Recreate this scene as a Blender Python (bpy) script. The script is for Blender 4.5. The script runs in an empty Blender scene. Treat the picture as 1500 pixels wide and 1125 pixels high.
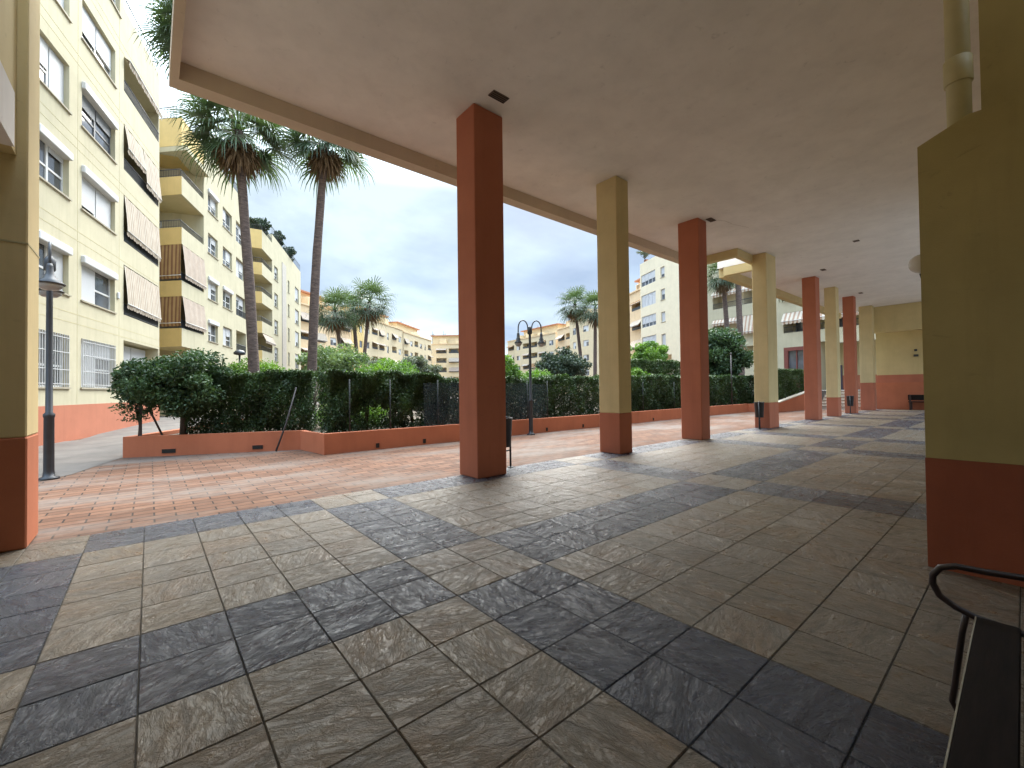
import bpy, math, random
import numpy as np
from mathutils import Matrix, Vector
random.seed(7)
rng = np.random.default_rng(11)
S = bpy.context.scene
COL = S.collection
T = 0.4                                   # paving module in metres

# ------------------------------------------------------------------ camera
F_PX, PITCH, YAW, ROLL = 630.83, 0.0154, 0.8714, -0.0123
CAM = np.array([-1.5594, -2.4413, 1.3518])
Fw = np.array([math.cos(PITCH)*math.cos(YAW), math.cos(PITCH)*math.sin(YAW), math.sin(PITCH)])
R0 = np.array([math.sin(YAW), -math.cos(YAW), 0.0]); U0 = np.cross(R0, Fw)
Rw = math.cos(ROLL)*R0 + math.sin(ROLL)*U0
Uw = -math.sin(ROLL)*R0 + math.cos(ROLL)*U0
cam = bpy.data.cameras.new('camera'); co = bpy.data.objects.new('camera', cam); COL.objects.link(co)
cam.sensor_width = 36; cam.lens = F_PX/1500*36; cam.clip_start = 0.05; cam.clip_end = 2000
co.matrix_world = Matrix(((Rw[0], Uw[0], -Fw[0], CAM[0]), (Rw[1], Uw[1], -Fw[1], CAM[1]), (Rw[2], Uw[2], -Fw[2], CAM[2]), (0, 0, 0, 1)))
S.camera = co

# ------------------------------------------------------------------ materials
def newmat(name):
    m = bpy.data.materials.new(name); m.use_nodes = True
    nt = m.node_tree
    return m, nt, nt.nodes['Principled BSDF']
def N(nt, typ, **kw):
    n = nt.nodes.new(typ)
    for k, v in kw.items():
        if k in ('operation', 'blend_type', 'data_type', 'noise_dimensions', 'attribute_name', 'feature', 'wave_type', 'bands_direction', 'interpolation_type', 'layer_name', 'vector_type', 'distance', 'noise_type'):
            setattr(n, k, v)
        else:
            n.inputs[k].default_value = v
    return n
def ramp(nt, fac, stops):
    r = nt.nodes.new('ShaderNodeValToRGB')
    el = r.color_ramp.elements
    while len(el) < len(stops): el.new(0.5)
    for e, (p, c) in zip(el, stops):
        e.position = p; e.color = (*c, 1) if len(c) == 3 else c
    nt.links.new(fac, r.inputs[0]); return r.outputs[0]
def mixc(nt, fac, a, b, blend='MIX'):
    m = nt.nodes.new('ShaderNodeMix'); m.data_type = 'RGBA'; m.blend_type = blend
    for sock, v in ((m.inputs[0], fac), (m.inputs[6], a), (m.inputs[7], b)):
        if hasattr(v, 'links'): nt.links.new(v, sock)
        else: sock.default_value = v if not isinstance(v, tuple) else ((*v, 1) if len(v) == 3 else v)
    return m.outputs[2]
def bump(nt, b, h, strength, dist=0.01):
    n = nt.nodes.new('ShaderNodeBump'); n.inputs['Strength'].default_value = strength; n.inputs['Distance'].default_value = dist
    nt.links.new(h, n.inputs['Height']); nt.links.new(n.outputs[0], b.inputs['Normal'])
def coords(nt, which='Object', scale=(1, 1, 1)):
    t = nt.nodes.new('ShaderNodeTexCoord'); m = nt.nodes.new('ShaderNodeMapping')
    m.inputs['Scale'].default_value = scale
    nt.links.new(t.outputs[which], m.inputs[0]); return m.outputs[0]
def noise(nt, vec, scale, detail=4, rough=.55, dist=0.0):
    n = N(nt, 'ShaderNodeTexNoise', Scale=scale, Detail=detail, Roughness=rough, Distortion=dist)
    nt.links.new(vec, n.inputs['Vector']); return n.outputs['Fac']

def plain(name, c, rough=.6, metal=0.0, var=.12, spec=.5, vscale=6):
    m, nt, b = newmat(name)
    v = coords(nt); f = noise(nt, v, vscale, 4)
    c2 = tuple(x*(1-var) for x in c); c1 = tuple(min(1, x*(1+var)) for x in c)
    nt.links.new(ramp(nt, f, [(.3, c2), (.7, c1)]), b.inputs['Base Color'])
    b.inputs['Roughness'].default_value = rough; b.inputs['Metallic'].default_value = metal
    b.inputs['Specular IOR Level'].default_value = spec
    return m
def stucco(name, c_in, var=.1, stain=.25, bstr=.25, streak=1.0):
    m, nt, b = newmat(name); c = c_in
    v = coords(nt)
    f = noise(nt, v, 1.3, 6, .6)
    base = ramp(nt, f, [(.25, tuple(x*(1-var) for x in c)), (.75, tuple(min(1, x*(1+var*.6)) for x in c))])
    vs = coords(nt, 'Object', (2.2, 2.2, .22))
    st = ramp(nt, noise(nt, vs, 1.6, 7, .65), [(.5, (0, 0, 0)), (.8, (1, 1, 1))])
    dirt = tuple(x*.62 for x in c)
    mul = N(nt, 'ShaderNodeMath', operation='MULTIPLY'); mul.inputs[1].default_value = stain*streak
    nt.links.new(st, mul.inputs[0])
    c = mixc(nt, mul.outputs[0], base, dirt)
    sc = ramp(nt, noise(nt, coords(nt, 'Object', (5, 5, 9)), 1.0, 8, .72, .8), [(.61, (0, 0, 0)), (.70, (1, 1, 1))])
    c = mixc(nt, N_mul(nt, sc, .42), c, tuple(x*.55+.02 for x in c_in))
    nt.links.new(c, b.inputs['Base Color'])
    b.inputs['Roughness'].default_value = .85; b.inputs['Specular IOR Level'].default_value = .25
    bump(nt, b, noise(nt, v, 90, 4, .6), bstr, .006)
    return m

def N_mul(nt, s, v):
    n = N(nt, 'ShaderNodeMath', operation='MULTIPLY'); n.inputs[1].default_value = v; nt.links.new(s, n.inputs[0]); return n.outputs[0]

M = {}
CREAM = (.49, .445, .31)
M['wall'] = stucco('cream_stucco', CREAM, stain=.42)
M['walltan'] = stucco('tan_stucco', (.64, .47, .20))
M['walldeep'] = stucco('ochre_stucco', (.58, .47, .24))
M['block'] = stucco('shaded_ochre_stucco', (.45, .35, .145), var=.16, stain=.5)  # ochre deepened below the pillar yellow, shade painted into the colour
M['blockred'] = stucco('shaded_brick_red_stucco', (.33, .097, .05), var=.2, stain=.5)  # base red darkened likewise, shade put into the paint
M['pale'] = stucco('pale_stucco', (.74, .65, .47))
M['rowwall'] = stucco('far_cream_stucco', (.66, .54, .35))
M['roworange'] = stucco('far_orange_stucco', (.70, .52, .32))
M['terra'] = stucco('terracotta_stucco', (.48, .165, .085), var=.14, stain=.35)
M['terrapink'] = stucco('salmon_stucco', (.43, .16, .095), var=.12, stain=.3)
M['pillar_y'] = stucco('pillar_yellow', (.66, .53, .28), stain=.35)
M['pillar_r'] = stucco('pillar_red', (.45, .155, .088), stain=.45)
M['ceil'] = stucco('ceiling_paint', (.84, .81, .765), var=.10, stain=.22, bstr=.15)
M['beam'] = stucco('beam_paint', (.60, .50, .385), stain=.2)
M['grey_panel'] = plain('grey_panel', (.42, .38, .33), .6)
M['joint'] = plain('joint_line', (.48, .42, .24), .9)
M['white'] = plain('white_frame', (.58, .58, .57), .4, var=.06)
M['shutter'] = None
M['grille'] = plain('white_grille', (.48, .48, .47), .5, var=.08)
M['sill'] = plain('stone_sill', (.34, .30, .22), .7)
M['rail'] = plain('dark_rail', (.035, .04, .045), .5, var=.2)
M['dkframe'] = plain('dark_frame', (.10, .10, .11), .4)
M['inner'] = stucco('loggia_wall', (.55, .47, .28))
M['black'] = plain('lamp_iron', (.028, .030, .034), .42, var=.2)
M['binm'] = plain('bin_plastic', (.022, .023, .026), .45, var=.25)
M['tube'] = plain('painted_steel_tube', (.035, .022, .022), .35, var=.2)
M['diffuser'] = plain('lamp_glass', (.34, .34, .33), .25, var=.03)
M['globe'] = plain('opal_globe', (.70, .66, .60), .2, var=.03)
M['bark'] = plain('shrub_bark', (.075, .055, .04), .9, var=.4, vscale=20)
M['soil'] = plain('garden_earth', (.09, .065, .042), .95, var=.35, vscale=5)
M['coping'] = plain('ramp_coping', (.60, .53, .42), .8)
M['step'] = plain('stair_tread', (.46, .40, .33), .8, vscale=3)
M['doorred'] = plain('door_red_brown', (.17, .045, .033), .5)
M['doorpurple'] = plain('door_slate', (.09, .075, .10), .5)
M['drain'] = plain('drain_hole', (.02, .018, .015), .9)
M['ventm'] = plain('vent_brown', (.13, .085, .06), .6)
M['pipe'] = plain('painted_pipe', (.50, .42, .22), .5, var=.08)
M['stake'] = plain('stake_steel', (.06, .05, .05), .6)
M['post'] = plain('fence_post', (.022, .028, .028), .7)
M['clay'] = plain('clay_pot', (.33, .14, .08), .8)
M['rooftile'] = plain('roof_tile', (.40, .17, .09), .85, var=.3, vscale=14)

def m_shutter(name, c):
    m, nt, b = newmat(name)
    w = N(nt, 'ShaderNodeTexWave', Scale=9.0, wave_type='BANDS', bands_direction='Z')
    nt.links.new(coords(nt), w.inputs['Vector'])
    nt.links.new(ramp(nt, w.outputs['Fac'], [(.0, tuple(x*.8 for x in c)), (.35, c)]), b.inputs['Base Color'])
    b.inputs['Roughness'].default_value = .5
    bump(nt, b, w.outputs['Fac'], .5, .008); return m
M['shutter'] = m_shutter('roller_shutter', (.50, .51, .52))
M['shutgrey'] = m_shutter('grey_shutter', (.16, .17, .18))
def m_glass():
    m, nt, b = newmat('window_glass')
    f = noise(nt, coords(nt), .8, 2)
    nt.links.new(ramp(nt, f, [(.35, (.03, .035, .042)), (.65, (.12, .13, .15))]), b.inputs['Base Color'])
    b.inputs['Roughness'].default_value = .06; b.inputs['Specular IOR Level'].default_value = .8
    return m
M['glass'] = m_glass()
def m_awning(name, c1, c2, per, duty=.5):
    m, nt, b = newmat(name)
    t = nt.nodes.new('ShaderNodeUVMap'); sx = nt.nodes.new('ShaderNodeSeparateXYZ'); nt.links.new(t.outputs[0], sx.inputs[0])
    d = N(nt, 'ShaderNodeMath', operation='DIVIDE'); d.inputs[1].default_value = per; nt.links.new(sx.outputs[0], d.inputs[0])
    fr = N(nt, 'ShaderNodeMath', operation='FRACT'); nt.links.new(d.outputs[0], fr.inputs[0])
    g = N(nt, 'ShaderNodeMath', operation='GREATER_THAN'); g.inputs[1].default_value = duty; nt.links.new(fr.outputs[0], g.inputs[0])
    f = noise(nt, coords(nt), 2.5, 3)
    c = mixc(nt, g.outputs[0], c1, c2)
    dirt = mixc(nt, .35, c, ramp(nt, f, [(.3, (.55, .5, .45)), (.7, (1, 1, 1))]), 'MULTIPLY')
    nt.links.new(dirt, b.inputs['Base Color']); b.inputs['Roughness'].default_value = .9
    b.inputs['Specular IOR Level'].default_value = .1
    return m
M['awn_tan'] = m_awning('awning_beige_stripe', (.50, .45, .37), (.33, .25, .19), .16, .62)
M['awn_brown'] = m_awning('awning_brown_stripe', (.40, .26, .13), (.22, .12, .07), .24, .55)
M['awn_red'] = m_awning('awning_rose_stripe', (.48, .42, .35), (.37, .28, .22), .10, .5)
M['awn_white'] = m_awning('awning_white_stripe', (.62, .55, .44), (.42, .28, .20), .34, .55)

def m_slate(name, cols, rough):
    m, nt, b = newmat(name)
    uv = nt.nodes.new('ShaderNodeUVMap')
    def mp(sc):
        k = nt.nodes.new('ShaderNodeMapping'); k.inputs['Scale'].default_value = sc; nt.links.new(uv.outputs[0], k.inputs[0]); return k.outputs[0]
    def mr(v, a, c, d=0.0, e=1.0):
        k = nt.nodes.new('ShaderNodeMapRange'); k.interpolation_type = 'SMOOTHSTEP'
        for q, x in zip((1, 2, 3, 4), (a, c, d, e)): k.inputs[q].default_value = x
        nt.links.new(v, k.inputs[0]); return k.outputs[0]
    def op(o, x, y):
        k = N(nt, 'ShaderNodeMath', operation=o)
        for q, v in enumerate((x, y)):
            if hasattr(v, 'links'): nt.links.new(v, k.inputs[q])
            else: k.inputs[q].default_value = v
        return k.outputs[0]
    def ridge(vec, scale, detail, dist, w):
        f = noise(nt, vec, scale, detail, .62, dist)
        return mr(op('ABSOLUTE', op('SUBTRACT', f, .5), 0), 0, w, 1, 0)
    v1, v2, v3 = mp((5.0, 13.0, 1)), mp((3.2, 8.0, 1)), mp((9.0, 26.0, 1))
    f1 = noise(nt, v1, 1.0, 9, .70, .45)
    step = mr(noise(nt, v2, 1.0, 7, .68, .9), .44, .56)
    r1 = ridge(v2, 1.3, 7, .8, .02); r2 = ridge(v3, 1.0, 5, 1.0, .03)
    at = N(nt, 'ShaderNodeAttribute', attribute_name='tone')
    base = mixc(nt, at.outputs['Fac'], cols[0], cols[1])
    big = noise(nt, coords(nt), .42, 4)
    rust = mr(noise(nt, mp((1.6, 2.4, 1)), 1.0, 6, .6), .46, .68)
    c = mixc(nt, rust, base, cols[2])
    c = mixc(nt, 1.0, c, ramp(nt, f1, [(.3, (.45, .45, .46)), (.5, (.92, .92, .92)), (.72, (1.3, 1.28, 1.25))]), 'MULTIPLY')
    c = mixc(nt, 1.0, c, ramp(nt, big, [(.3, (.74, .72, .70)), (.7, (1.12, 1.12, 1.12))]), 'MULTIPLY')
    c = mixc(nt, op('MULTIPLY', r2, .35), c, cols[3]); c = mixc(nt, op('MULTIPLY', r1, .45), c, cols[3])
    nt.links.new(c, b.inputs['Base Color'])
    nt.links.new(mr(f1, .3, .7, rough+.18, rough-.06), b.inputs['Roughness'])
    b.inputs['Specular IOR Level'].default_value = .6
    h = op('ADD', op('MULTIPLY', f1, .9), op('MULTIPLY', step, .28))
    h = op('ADD', h, op('ADD', op('MULTIPLY', r1, .16), op('MULTIPLY', r2, .10)))
    h = op('ADD', h, op('MULTIPLY', noise(nt, coords(nt), 150, 4, .65), .13))
    bump(nt, b, h, .95, .015)
    return m
def N_mul(nt, s, v):
    n = N(nt, 'ShaderNodeMath', operation='MULTIPLY'); n.inputs[1].default_value = v; nt.links.new(s, n.inputs[0]); return n.outputs[0]
M['slate_b'] = m_slate('slate_beige', ((.142, .116, .083), (.180, .147, .104), (.160, .108, .060), (.27, .235, .185)), .29)
M['slate_d'] = m_slate('slate_dark', ((.027, .035, .055), (.038, .046, .067), (.031, .036, .048), (.10, .112, .14)), .24)
M['grout'] = plain('grout', (.12, .105, .085), .9, var=.3)
def m_brick():
    m, nt, b = newmat('brick_pavers')
    v = coords(nt)
    br = N(nt, 'ShaderNodeTexBrick', Scale=1.0)
    br.inputs['Color1'].default_value = (.185, .097, .060, 1); br.inputs['Color2'].default_value = (.115, .060, .038, 1)
    br.inputs['Mortar'].default_value = (.03, .022, .018, 1); br.inputs['Mortar Size'].default_value = .010
    br.inputs['Brick Width'].default_value = .38; br.inputs['Row Height'].default_value = .17; br.inputs['Mortar Smooth'].default_value = .3
    nt.links.new(v, br.inputs['Vector'])
    f = ramp(nt, noise(nt, coords(nt, 'Object', (.5, 1.3, 1)), .55, 6, .62), [(.46, (0, 0, 0)), (.64, (1, 1, 1))])
    c = mixc(nt, N_mul(nt, f, .75), br.outputs['Color'], (.185, .165, .145))
    g = noise(nt, v, 9, 4); c = mixc(nt, .5, c, ramp(nt, g, [(.3, (.7, .7, .7)), (.7, (1.2, 1.2, 1.2))]), 'MULTIPLY')
    sp = ramp(nt, noise(nt, coords(nt, 'Object', (1.2, 5, 1)), 1.1, 5), [(.55, (0, 0, 0)), (.75, (1, 1, 1))])
    c = mixc(nt, N_mul(nt, sp, .45), c, (.23, .155, .11))
    nt.links.new(c, b.inputs['Base Color']); b.inputs['Roughness'].default_value = .8; b.inputs['Specular IOR Level'].default_value = .15
    h = N(nt, 'ShaderNodeMath', operation='MULTIPLY_ADD'); h.inputs[1].default_value = -.8
    nt.links.new(br.outputs['Fac'], h.inputs[0]); nt.links.new(noise(nt, v, 40, 4), h.inputs[2])
    bump(nt, b, h.outputs[0], .5, .006); return m
M['brick'] = m_brick()
def m_conc():
    m, nt, b = newmat('old_concrete_paving')
    v = coords(nt); f = noise(nt, v, 1.1, 7, .65)
    c = ramp(nt, f, [(.3, (.065, .057, .050)), (.55, (.115, .10, .086)), (.75, (.16, .14, .12))])
    nt.links.new(c, b.inputs['Base Color']); b.inputs['Roughness'].default_value = .75
    bump(nt, b, noise(nt, v, 50, 4), .3, .006); return m
M['conc'] = m_conc()
def m_leaf(name, c1, c2, trans=.25, rough=.5):
    m, nt, b = newmat(name)
    at = N(nt, 'ShaderNodeAttribute', attribute_name='tone')
    c = mixc(nt, at.outputs['Fac'], c1, c2)
    nt.links.new(c, b.inputs['Base Color']); b.inputs['Roughness'].default_value = rough
    b.inputs['Specular IOR Level'].default_value = .35
    tr = nt.nodes.new('ShaderNodeBsdfTranslucent'); mx = nt.nodes.new('ShaderNodeMixShader'); mx.inputs[0].default_value = trans
    nt.links.new(mixc(nt, 1.0, c, (1.1, 1.25, .5), 'MULTIPLY'), tr.inputs[0])
    nt.links.new(b.outputs[0], mx.inputs[1]); nt.links.new(tr.outputs[0], mx.inputs[2])
    nt.links.new(mx.outputs[0], nt.nodes['Material Output'].inputs[0]); return m
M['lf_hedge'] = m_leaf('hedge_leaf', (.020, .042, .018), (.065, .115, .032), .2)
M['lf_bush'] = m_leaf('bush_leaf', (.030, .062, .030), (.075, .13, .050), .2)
M['lf_bright'] = m_leaf('bright_leaf', (.07, .14, .025), (.16, .27, .05), .35)
M['lf_lime'] = m_leaf('pale_leaf', (.09, .14, .06), (.20, .26, .12), .3)
M['lf_grey'] = m_leaf('grey_green_leaf', (.09, .11, .075), (.19, .20, .14), .2)
M['lf_dark'] = m_leaf('dark_leaf', (.025, .045, .03), (.06, .085, .05), .15)
M['lf_trim'] = m_leaf('trimmed_leaf', (.035, .065, .02), (.075, .12, .035), .2)
M['palm'] = m_leaf('palm_leaf', (.05, .088, .05), (.16, .20, .10), .3, .42)
M['palmfar'] = m_leaf('far_palm_leaf', (.055, .095, .055), (.13, .17, .085), .2, .5)
M['palmdry'] = m_leaf('dry_palm_leaf', (.14, .085, .05), (.24, .16, .09), .15, .8)
def m_trunk():
    m, nt, b = newmat('palm_trunk_bark')
    v = coords(nt, 'Object', (6, 6, 26))
    f = noise(nt, v, 1.0, 5, .65, .4)
    c = ramp(nt, f, [(.3, (.045, .032, .028)), (.55, (.12, .085, .07)), (.75, (.20, .15, .12))])
    nt.links.new(c, b.inputs['Base Color']); b.inputs['Roughness'].default_value = .9
    bump(nt, b, f, .8, .03); return m
M['trunk'] = m_trunk()
def m_net():
    m, nt, b = newmat('shade_netting')
    f = noise(nt, coords(nt, 'Object', (1.2, 1.2, .5)), 1.6, 4)
    nt.links.new(ramp(nt, f, [(.3, (.010, .022, .028)), (.7, (.022, .045, .052))]), b.inputs['Base Color'])
    b.inputs['Roughness'].default_value = .75
    tr = nt.nodes.new('ShaderNodeBsdfTransparent'); mx = nt.nodes.new('ShaderNodeMixShader')
    h = ramp(nt, noise(nt, coords(nt), 2.2, 4), [(.40, (.30, .30, .30)), (.75, (.62, .62, .62))])
    nt.links.new(h, mx.inputs[0])
    nt.links.new(b.outputs[0], mx.inputs[1]); nt.links.new(tr.outputs[0], mx.inputs[2])
    nt.links.new(mx.outputs[0], nt.nodes['Material Output'].inputs[0]); return m
M['net'] = m_net()
def m_wood():
    m, nt, b = newmat('bench_wood')
    f = noise(nt, coords(nt, 'Object', (1.5, 14, 14)), 2.2, 6, .65)
    nt.links.new(ramp(nt, f, [(.3, (.006, .004, .003)), (.7, (.018, .011, .008))]), b.inputs['Base Color'])
    b.inputs['Roughness'].default_value = .75; b.inputs['Specular IOR Level'].default_value = .2
    bump(nt, b, f, .4, .004); return m
M['wood'] = m_wood()

# ------------------------------------------------------------------ mesh helpers
class MB:
    def __init__(s): s.v = []; s.f = []; s.m = []; s.uv = []; s.sm = []
    def add(s, vs, fs, mat=0, uvs=None, smooth=False):
        o = len(s.v); s.v += [tuple(map(float, p)) for p in vs]
        for i, f in enumerate(fs):
            s.f.append([o+k for k in f]); s.m.append(mat); s.sm.append(smooth)
            s.uv.append(uvs[i] if uvs else None)
    def quad(s, a, b, c, d, mat=0, uv=None): s.add([a, b, c, d], [[0, 1, 2, 3]], mat, [uv] if uv else None)
    def box(s, x0, x1, y0, y1, z0, z1, mat=0, M4=None):
        p = [(x, y, z) for z in (z0, z1) for y in (y0, y1) for x in (x0, x1)]
        if M4 is not None: p = [tuple(M4 @ Vector(q)) for q in p]
        s.add(p, [[0, 2, 3, 1], [4, 5, 7, 6], [0, 1, 5, 4], [2, 6, 7, 3], [0, 4, 6, 2], [1, 3, 7, 5]], mat)
    def bbox(s, x0, x1, y0, y1, z0, z1, mat=0, b=.01):
        """box with chamfered vertical edges and top/bottom edges"""
        b = min(b, (x1-x0)/2.2, (y1-y0)/2.2, (z1-z0)/2.2)
        def ring(z, i): return [(x0+b+i, y0+i, z), (x1-b-i, y0+i, z), (x1-i, y0+b+i, z), (x1-i, y1-b-i, z), (x1-b-i, y1-i, z), (x0+b+i, y1-i, z), (x0+i, y1-b-i, z), (x0+i, y0+b+i, z)]
        vs = ring(z0, b*.7)+ring(z0+b, 0)+ring(z1-b, 0)+ring(z1, b*.7)
        fs = [[7, 6, 5, 4, 3, 2, 1, 0], [24+k for k in range(8)]]
        for r in range(3):
            for k in range(8): fs.append([r*8+k, r*8+(k+1) % 8, r*8+8+(k+1) % 8, r*8+8+k])
        s.add(vs, fs, mat)
    def prism(s, poly, z0, z1, mat=0):
        n = len(poly)
        vs = [(x, y, z0) for x, y in poly]+[(x, y, z1) for x, y in poly]
        s.add(vs, [list(range(n))[::-1], [n+k for k in range(n)]]+[[k, (k+1) % n, n+(k+1) % n, n+k] for k in range(n)], mat)
    def tube(s, path, r, n=8, mat=0, caps=True):
        P = [Vector(p) for p in path]; rs = r if isinstance(r, (list, tuple)) else [r]*len(P)
        t0 = (P[1]-P[0]).normalized(); a = t0.orthogonal().normalized(); vs = []; fs = []
        for i, p in enumerate(P):
            t = ((P[min(i+1, len(P)-1)]-P[max(i-1, 0)])).normalized()
            a = (a-t*a.dot(t)).normalized(); b = t.cross(a)
            for k in range(n):
                g = 2*math.pi*k/n; vs.append(tuple(p+(a*math.cos(g)+b*math.sin(g))*rs[i]))
        for i in range(len(P)-1):
            for k in range(n): fs.append([i*n+k, i*n+(k+1) % n, (i+1)*n+(k+1) % n, (i+1)*n+k])
        if caps: fs += [list(range(n))[::-1], [(len(P)-1)*n+k for k in range(n)]]
        s.add(vs, fs, mat, smooth=True)
    def lathe(s, prof, n=16, mat=0, c=(0, 0, 0), smooth=True):
        vs = [(c[0]+r*math.cos(2*math.pi*k/n), c[1]+r*math.sin(2*math.pi*k/n), c[2]+z) for r, z in prof for k in range(n)]
        fs = [[i*n+k, i*n+(k+1) % n, (i+1)*n+(k+1) % n, (i+1)*n+k] for i in range(len(prof)-1) for k in range(n)]
        fs += [list(range(n))[::-1], [(len(prof)-1)*n+k for k in range(n)]]
        s.add(vs, fs, mat, smooth=smooth)
    def build(s, name, mats, parent=None):
        me = bpy.data.meshes.new(name); me.from_pydata(s.v, [], s.f)
        for m in (mats if isinstance(mats, (list, tuple)) else [mats]): me.materials.append(m)
        me.polygons.foreach_set('material_index', s.m); me.polygons.foreach_set('use_smooth', s.sm)
        if any(u is not None for u in s.uv):
            ul = me.uv_layers.new(name='UVMap'); k = 0
            for f, u in zip(s.f, s.uv):
                for j in range(len(f)):
                    ul.data[k].uv = u[j] if u else (0, 0)
                    k += 1
        me.update()
        o = bpy.data.objects.new(name, me); COL.objects.link(o)
        if parent is not None: o.parent = parent
        return o
def tag(o, label, cat, group=None):
    o['label'] = label; o['category'] = cat
    if group: o['group'] = group
    return o
def thing(name, label, cat, loc=(0, 0, 0), rz=0.0, group=None):
    o = bpy.data.objects.new(name, None); COL.objects.link(o); o.empty_display_size = .2
    o.location = loc; o.rotation_euler = (0, 0, rz)
    return tag(o, label, cat, group)
def struct(o): o['kind'] = 'structure'; return o
def dup(root, loc, rz=None, label=None, scale=None):
    r = root.copy(); COL.objects.link(r); r.location = loc
    if rz is not None: r.rotation_euler = (0, 0, rz)
    if scale: r.scale = (scale,)*3
    if label: r['label'] = label
    for ch in list(root.children):
        c = ch.copy(); COL.objects.link(c); c.parent = r
        for g in ch.children:
            d = g.copy(); COL.objects.link(d); d.parent = c
    return r

# ------------------------------------------------------------------ ground
b = MB(); b.quad((-400, -400, -.03), (400, -400, -.03), (400, 400, -.03), (-400, 400, -.03)); struct(b.build('ground', M['conc']))
EDGE = 3.44
b = MB(); b.quad((-14, EDGE, -.012), (60, EDGE, -.012), (60, 40, -.012), (-14, 40, -.012)); struct(b.build('brick_courtyard', M['brick']))
b = MB(); b.add([(-14, 7.2, -.006), (-3.3, 7.2, -.006), (-2.6, 8.2, -.006), (-2.05, 10.2, -.006), (3.6, 27, .2), (-1.5, 27.0, .2), (-3.2, 16.2, -.0), (-14, 12, -.006)],
      [[0, 1, 2, 3, 7], [3, 4, 5, 6, 7]]); struct(b.build('side_path', M['conc']))
b = MB(); b.quad((-10, -7, -.0105), (40, -7, -.012), (40, EDGE-.001, -.012), (-10, EDGE-.001, -.012)); struct(b.build('grout_bed', M['grout']))
# slate paving: each slab its own little plate of one sheet
def isdark(u, v):
    du = any(a <= u < a+2 for a in (-18, -7, 0, 11, 23, 30, 41, 53, 60, 71)); dv = (0 <= v < 2) or v >= 7 or (-13 <= v < -11)
    return du != dv
vs = []; fs = []; mi = []; uvl = []; tone = []
vmax = EDGE/T
for u in range(-24, 77):
    for v in range(-15, 9):
        x0, x1, y0, y1 = u*T, (u+1)*T, v*T, min((v+1)*T, EDGE)
        if y1-y0 < .05: continue
        g = .0022; bv = .0035
        o = len(vs); z = random.uniform(-.0008, .0008)
        vs += [(x0+g, y0+g, -.005), (x1-g, y0+g, -.005), (x1-g, y1-g, -.005), (x0+g, y1-g, -.005),
               (x0+g+bv, y0+g+bv, z), (x1-g-bv, y0+g+bv, z), (x1-g-bv, y1-g-bv, z), (x0+g+bv, y1-g-bv, z)]
        ff = [[4, 5, 6, 7], [0, 1, 5, 4], [1, 2, 6, 5], [2, 3, 7, 6], [3, 0, 4, 7]]
        fs += [[o+k for k in f] for f in ff]
        d = 1 if isdark(u, v) else 0
        mi += [d]*5; tn = random.random(); tone += [tn]*5
        r = random.choice((0, 1, 2, 3)) if random.random() < .3 else (u+v) % 2; ou, ov = random.uniform(0, 60), random.uniform(0, 60)
        cx, cy = (x0+x1)/2, (y0+y1)/2; a = r*math.pi/2+random.uniform(-.5, .5)
        for f in ff:
            for k in f:
                p = vs[o+k]; dx, dy = p[0]-cx, p[1]-cy
                uvl += [ou+dx*math.cos(a)-dy*math.sin(a), ov+dx*math.sin(a)+dy*math.cos(a)]
me = bpy.data.meshes.new('slate_paving'); me.from_pydata(vs, [], fs)
me.materials.append(M['slate_b']); me.materials.append(M['slate_d'])
me.polygons.foreach_set('material_index', mi)
ul = me.uv_layers.new(name='UVMap'); ul.data.foreach_set('uv', uvl)
at = me.attributes.new('tone', 'FLOAT', 'FACE'); at.data.foreach_set('value', tone)
me.update(); o = bpy.data.objects.new('slate_paving', me); COL.objects.link(o); struct(o)

# ------------------------------------------------------------------ portico canopy
H = 5.85
cp = thing('portico_canopy', 'beige plastered slab roofing the arcade, carried on the row of square pillars', 'canopy', (0, 0, H))
TOP = 3.2
b = MB()
# main slab outline (bottom faces) : first bay, notch, second bay
b.box(-1.30, 13.05, -2.30, 5.02, 0, TOP)
b.box(13.05, 15.05, -2.30, 3.48, 0, TOP)
b.box(-1.30, 2.95, -8.0, -2.30, 0, TOP)
b.build('ceiling_slab', M['ceil'], cp)
b = MB(); b.box(15.053, 31.5, -2.30, 5.02, .06, TOP); b.build('ceiling_slab', M['ceil'], cp)
b = MB()
D = .25
b.box(-1.36, 13.10, 4.80, 5.06, -D, -.002)      # long edge beam
b.box(-1.36, -1.26, -8.0, 4.798, -D, -.002)     # left edge beam
b.build('edge_beam', M['beam'], cp)
b = MB()
b.box(12.90, 13.10, 3.402, 4.798, -D, -.002); b.box(13.102, 15.0, 3.402, 3.56, -D, -.002)
b.box(15.06, 15.26, 3.30, 4.80, -D, .058); b.box(15.262, 31.4, 4.80, 5.06, -D, .058)
b.build('edge_beam', M['walldeep'], cp)
def vent(x, y, z, w, d, rz=0.0):
    v = MB(); R = Matrix.Translation((x, y, 0)) @ Matrix.Rotation(rz, 4, 'Z')
    v.box(-w/2, w/2, -d/2, d/2, z-.012, z-.001, 0, R)
    for k in range(4):
        yy = -d/2+d*(k+.5)/4; v.box(-w/2+.012, w/2-.012, yy-.006, yy+.006, z-.017, z-.012, 1, R)
    v.build('vent', [M['ventm'], M['drain']], cp)
b = MB()
b.tube([(9.98, 2.8, -.001), (10.3, 2.65, -.001), (10.7, 2.62, -.001), (11.3, 2.45, -.001)], .0025, 4)
b.build('plaster_crack', M['sill'], cp)
vent(2.52, 2.64, 0, .30, .15); vent(9.9, 2.85, 0, .3, .15); vent(15.3, .85, .06, .3, .15); vent(18.5, 2.5, .06, .3, .15); vent(25, 2.6, .06, .3, .15)
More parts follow.
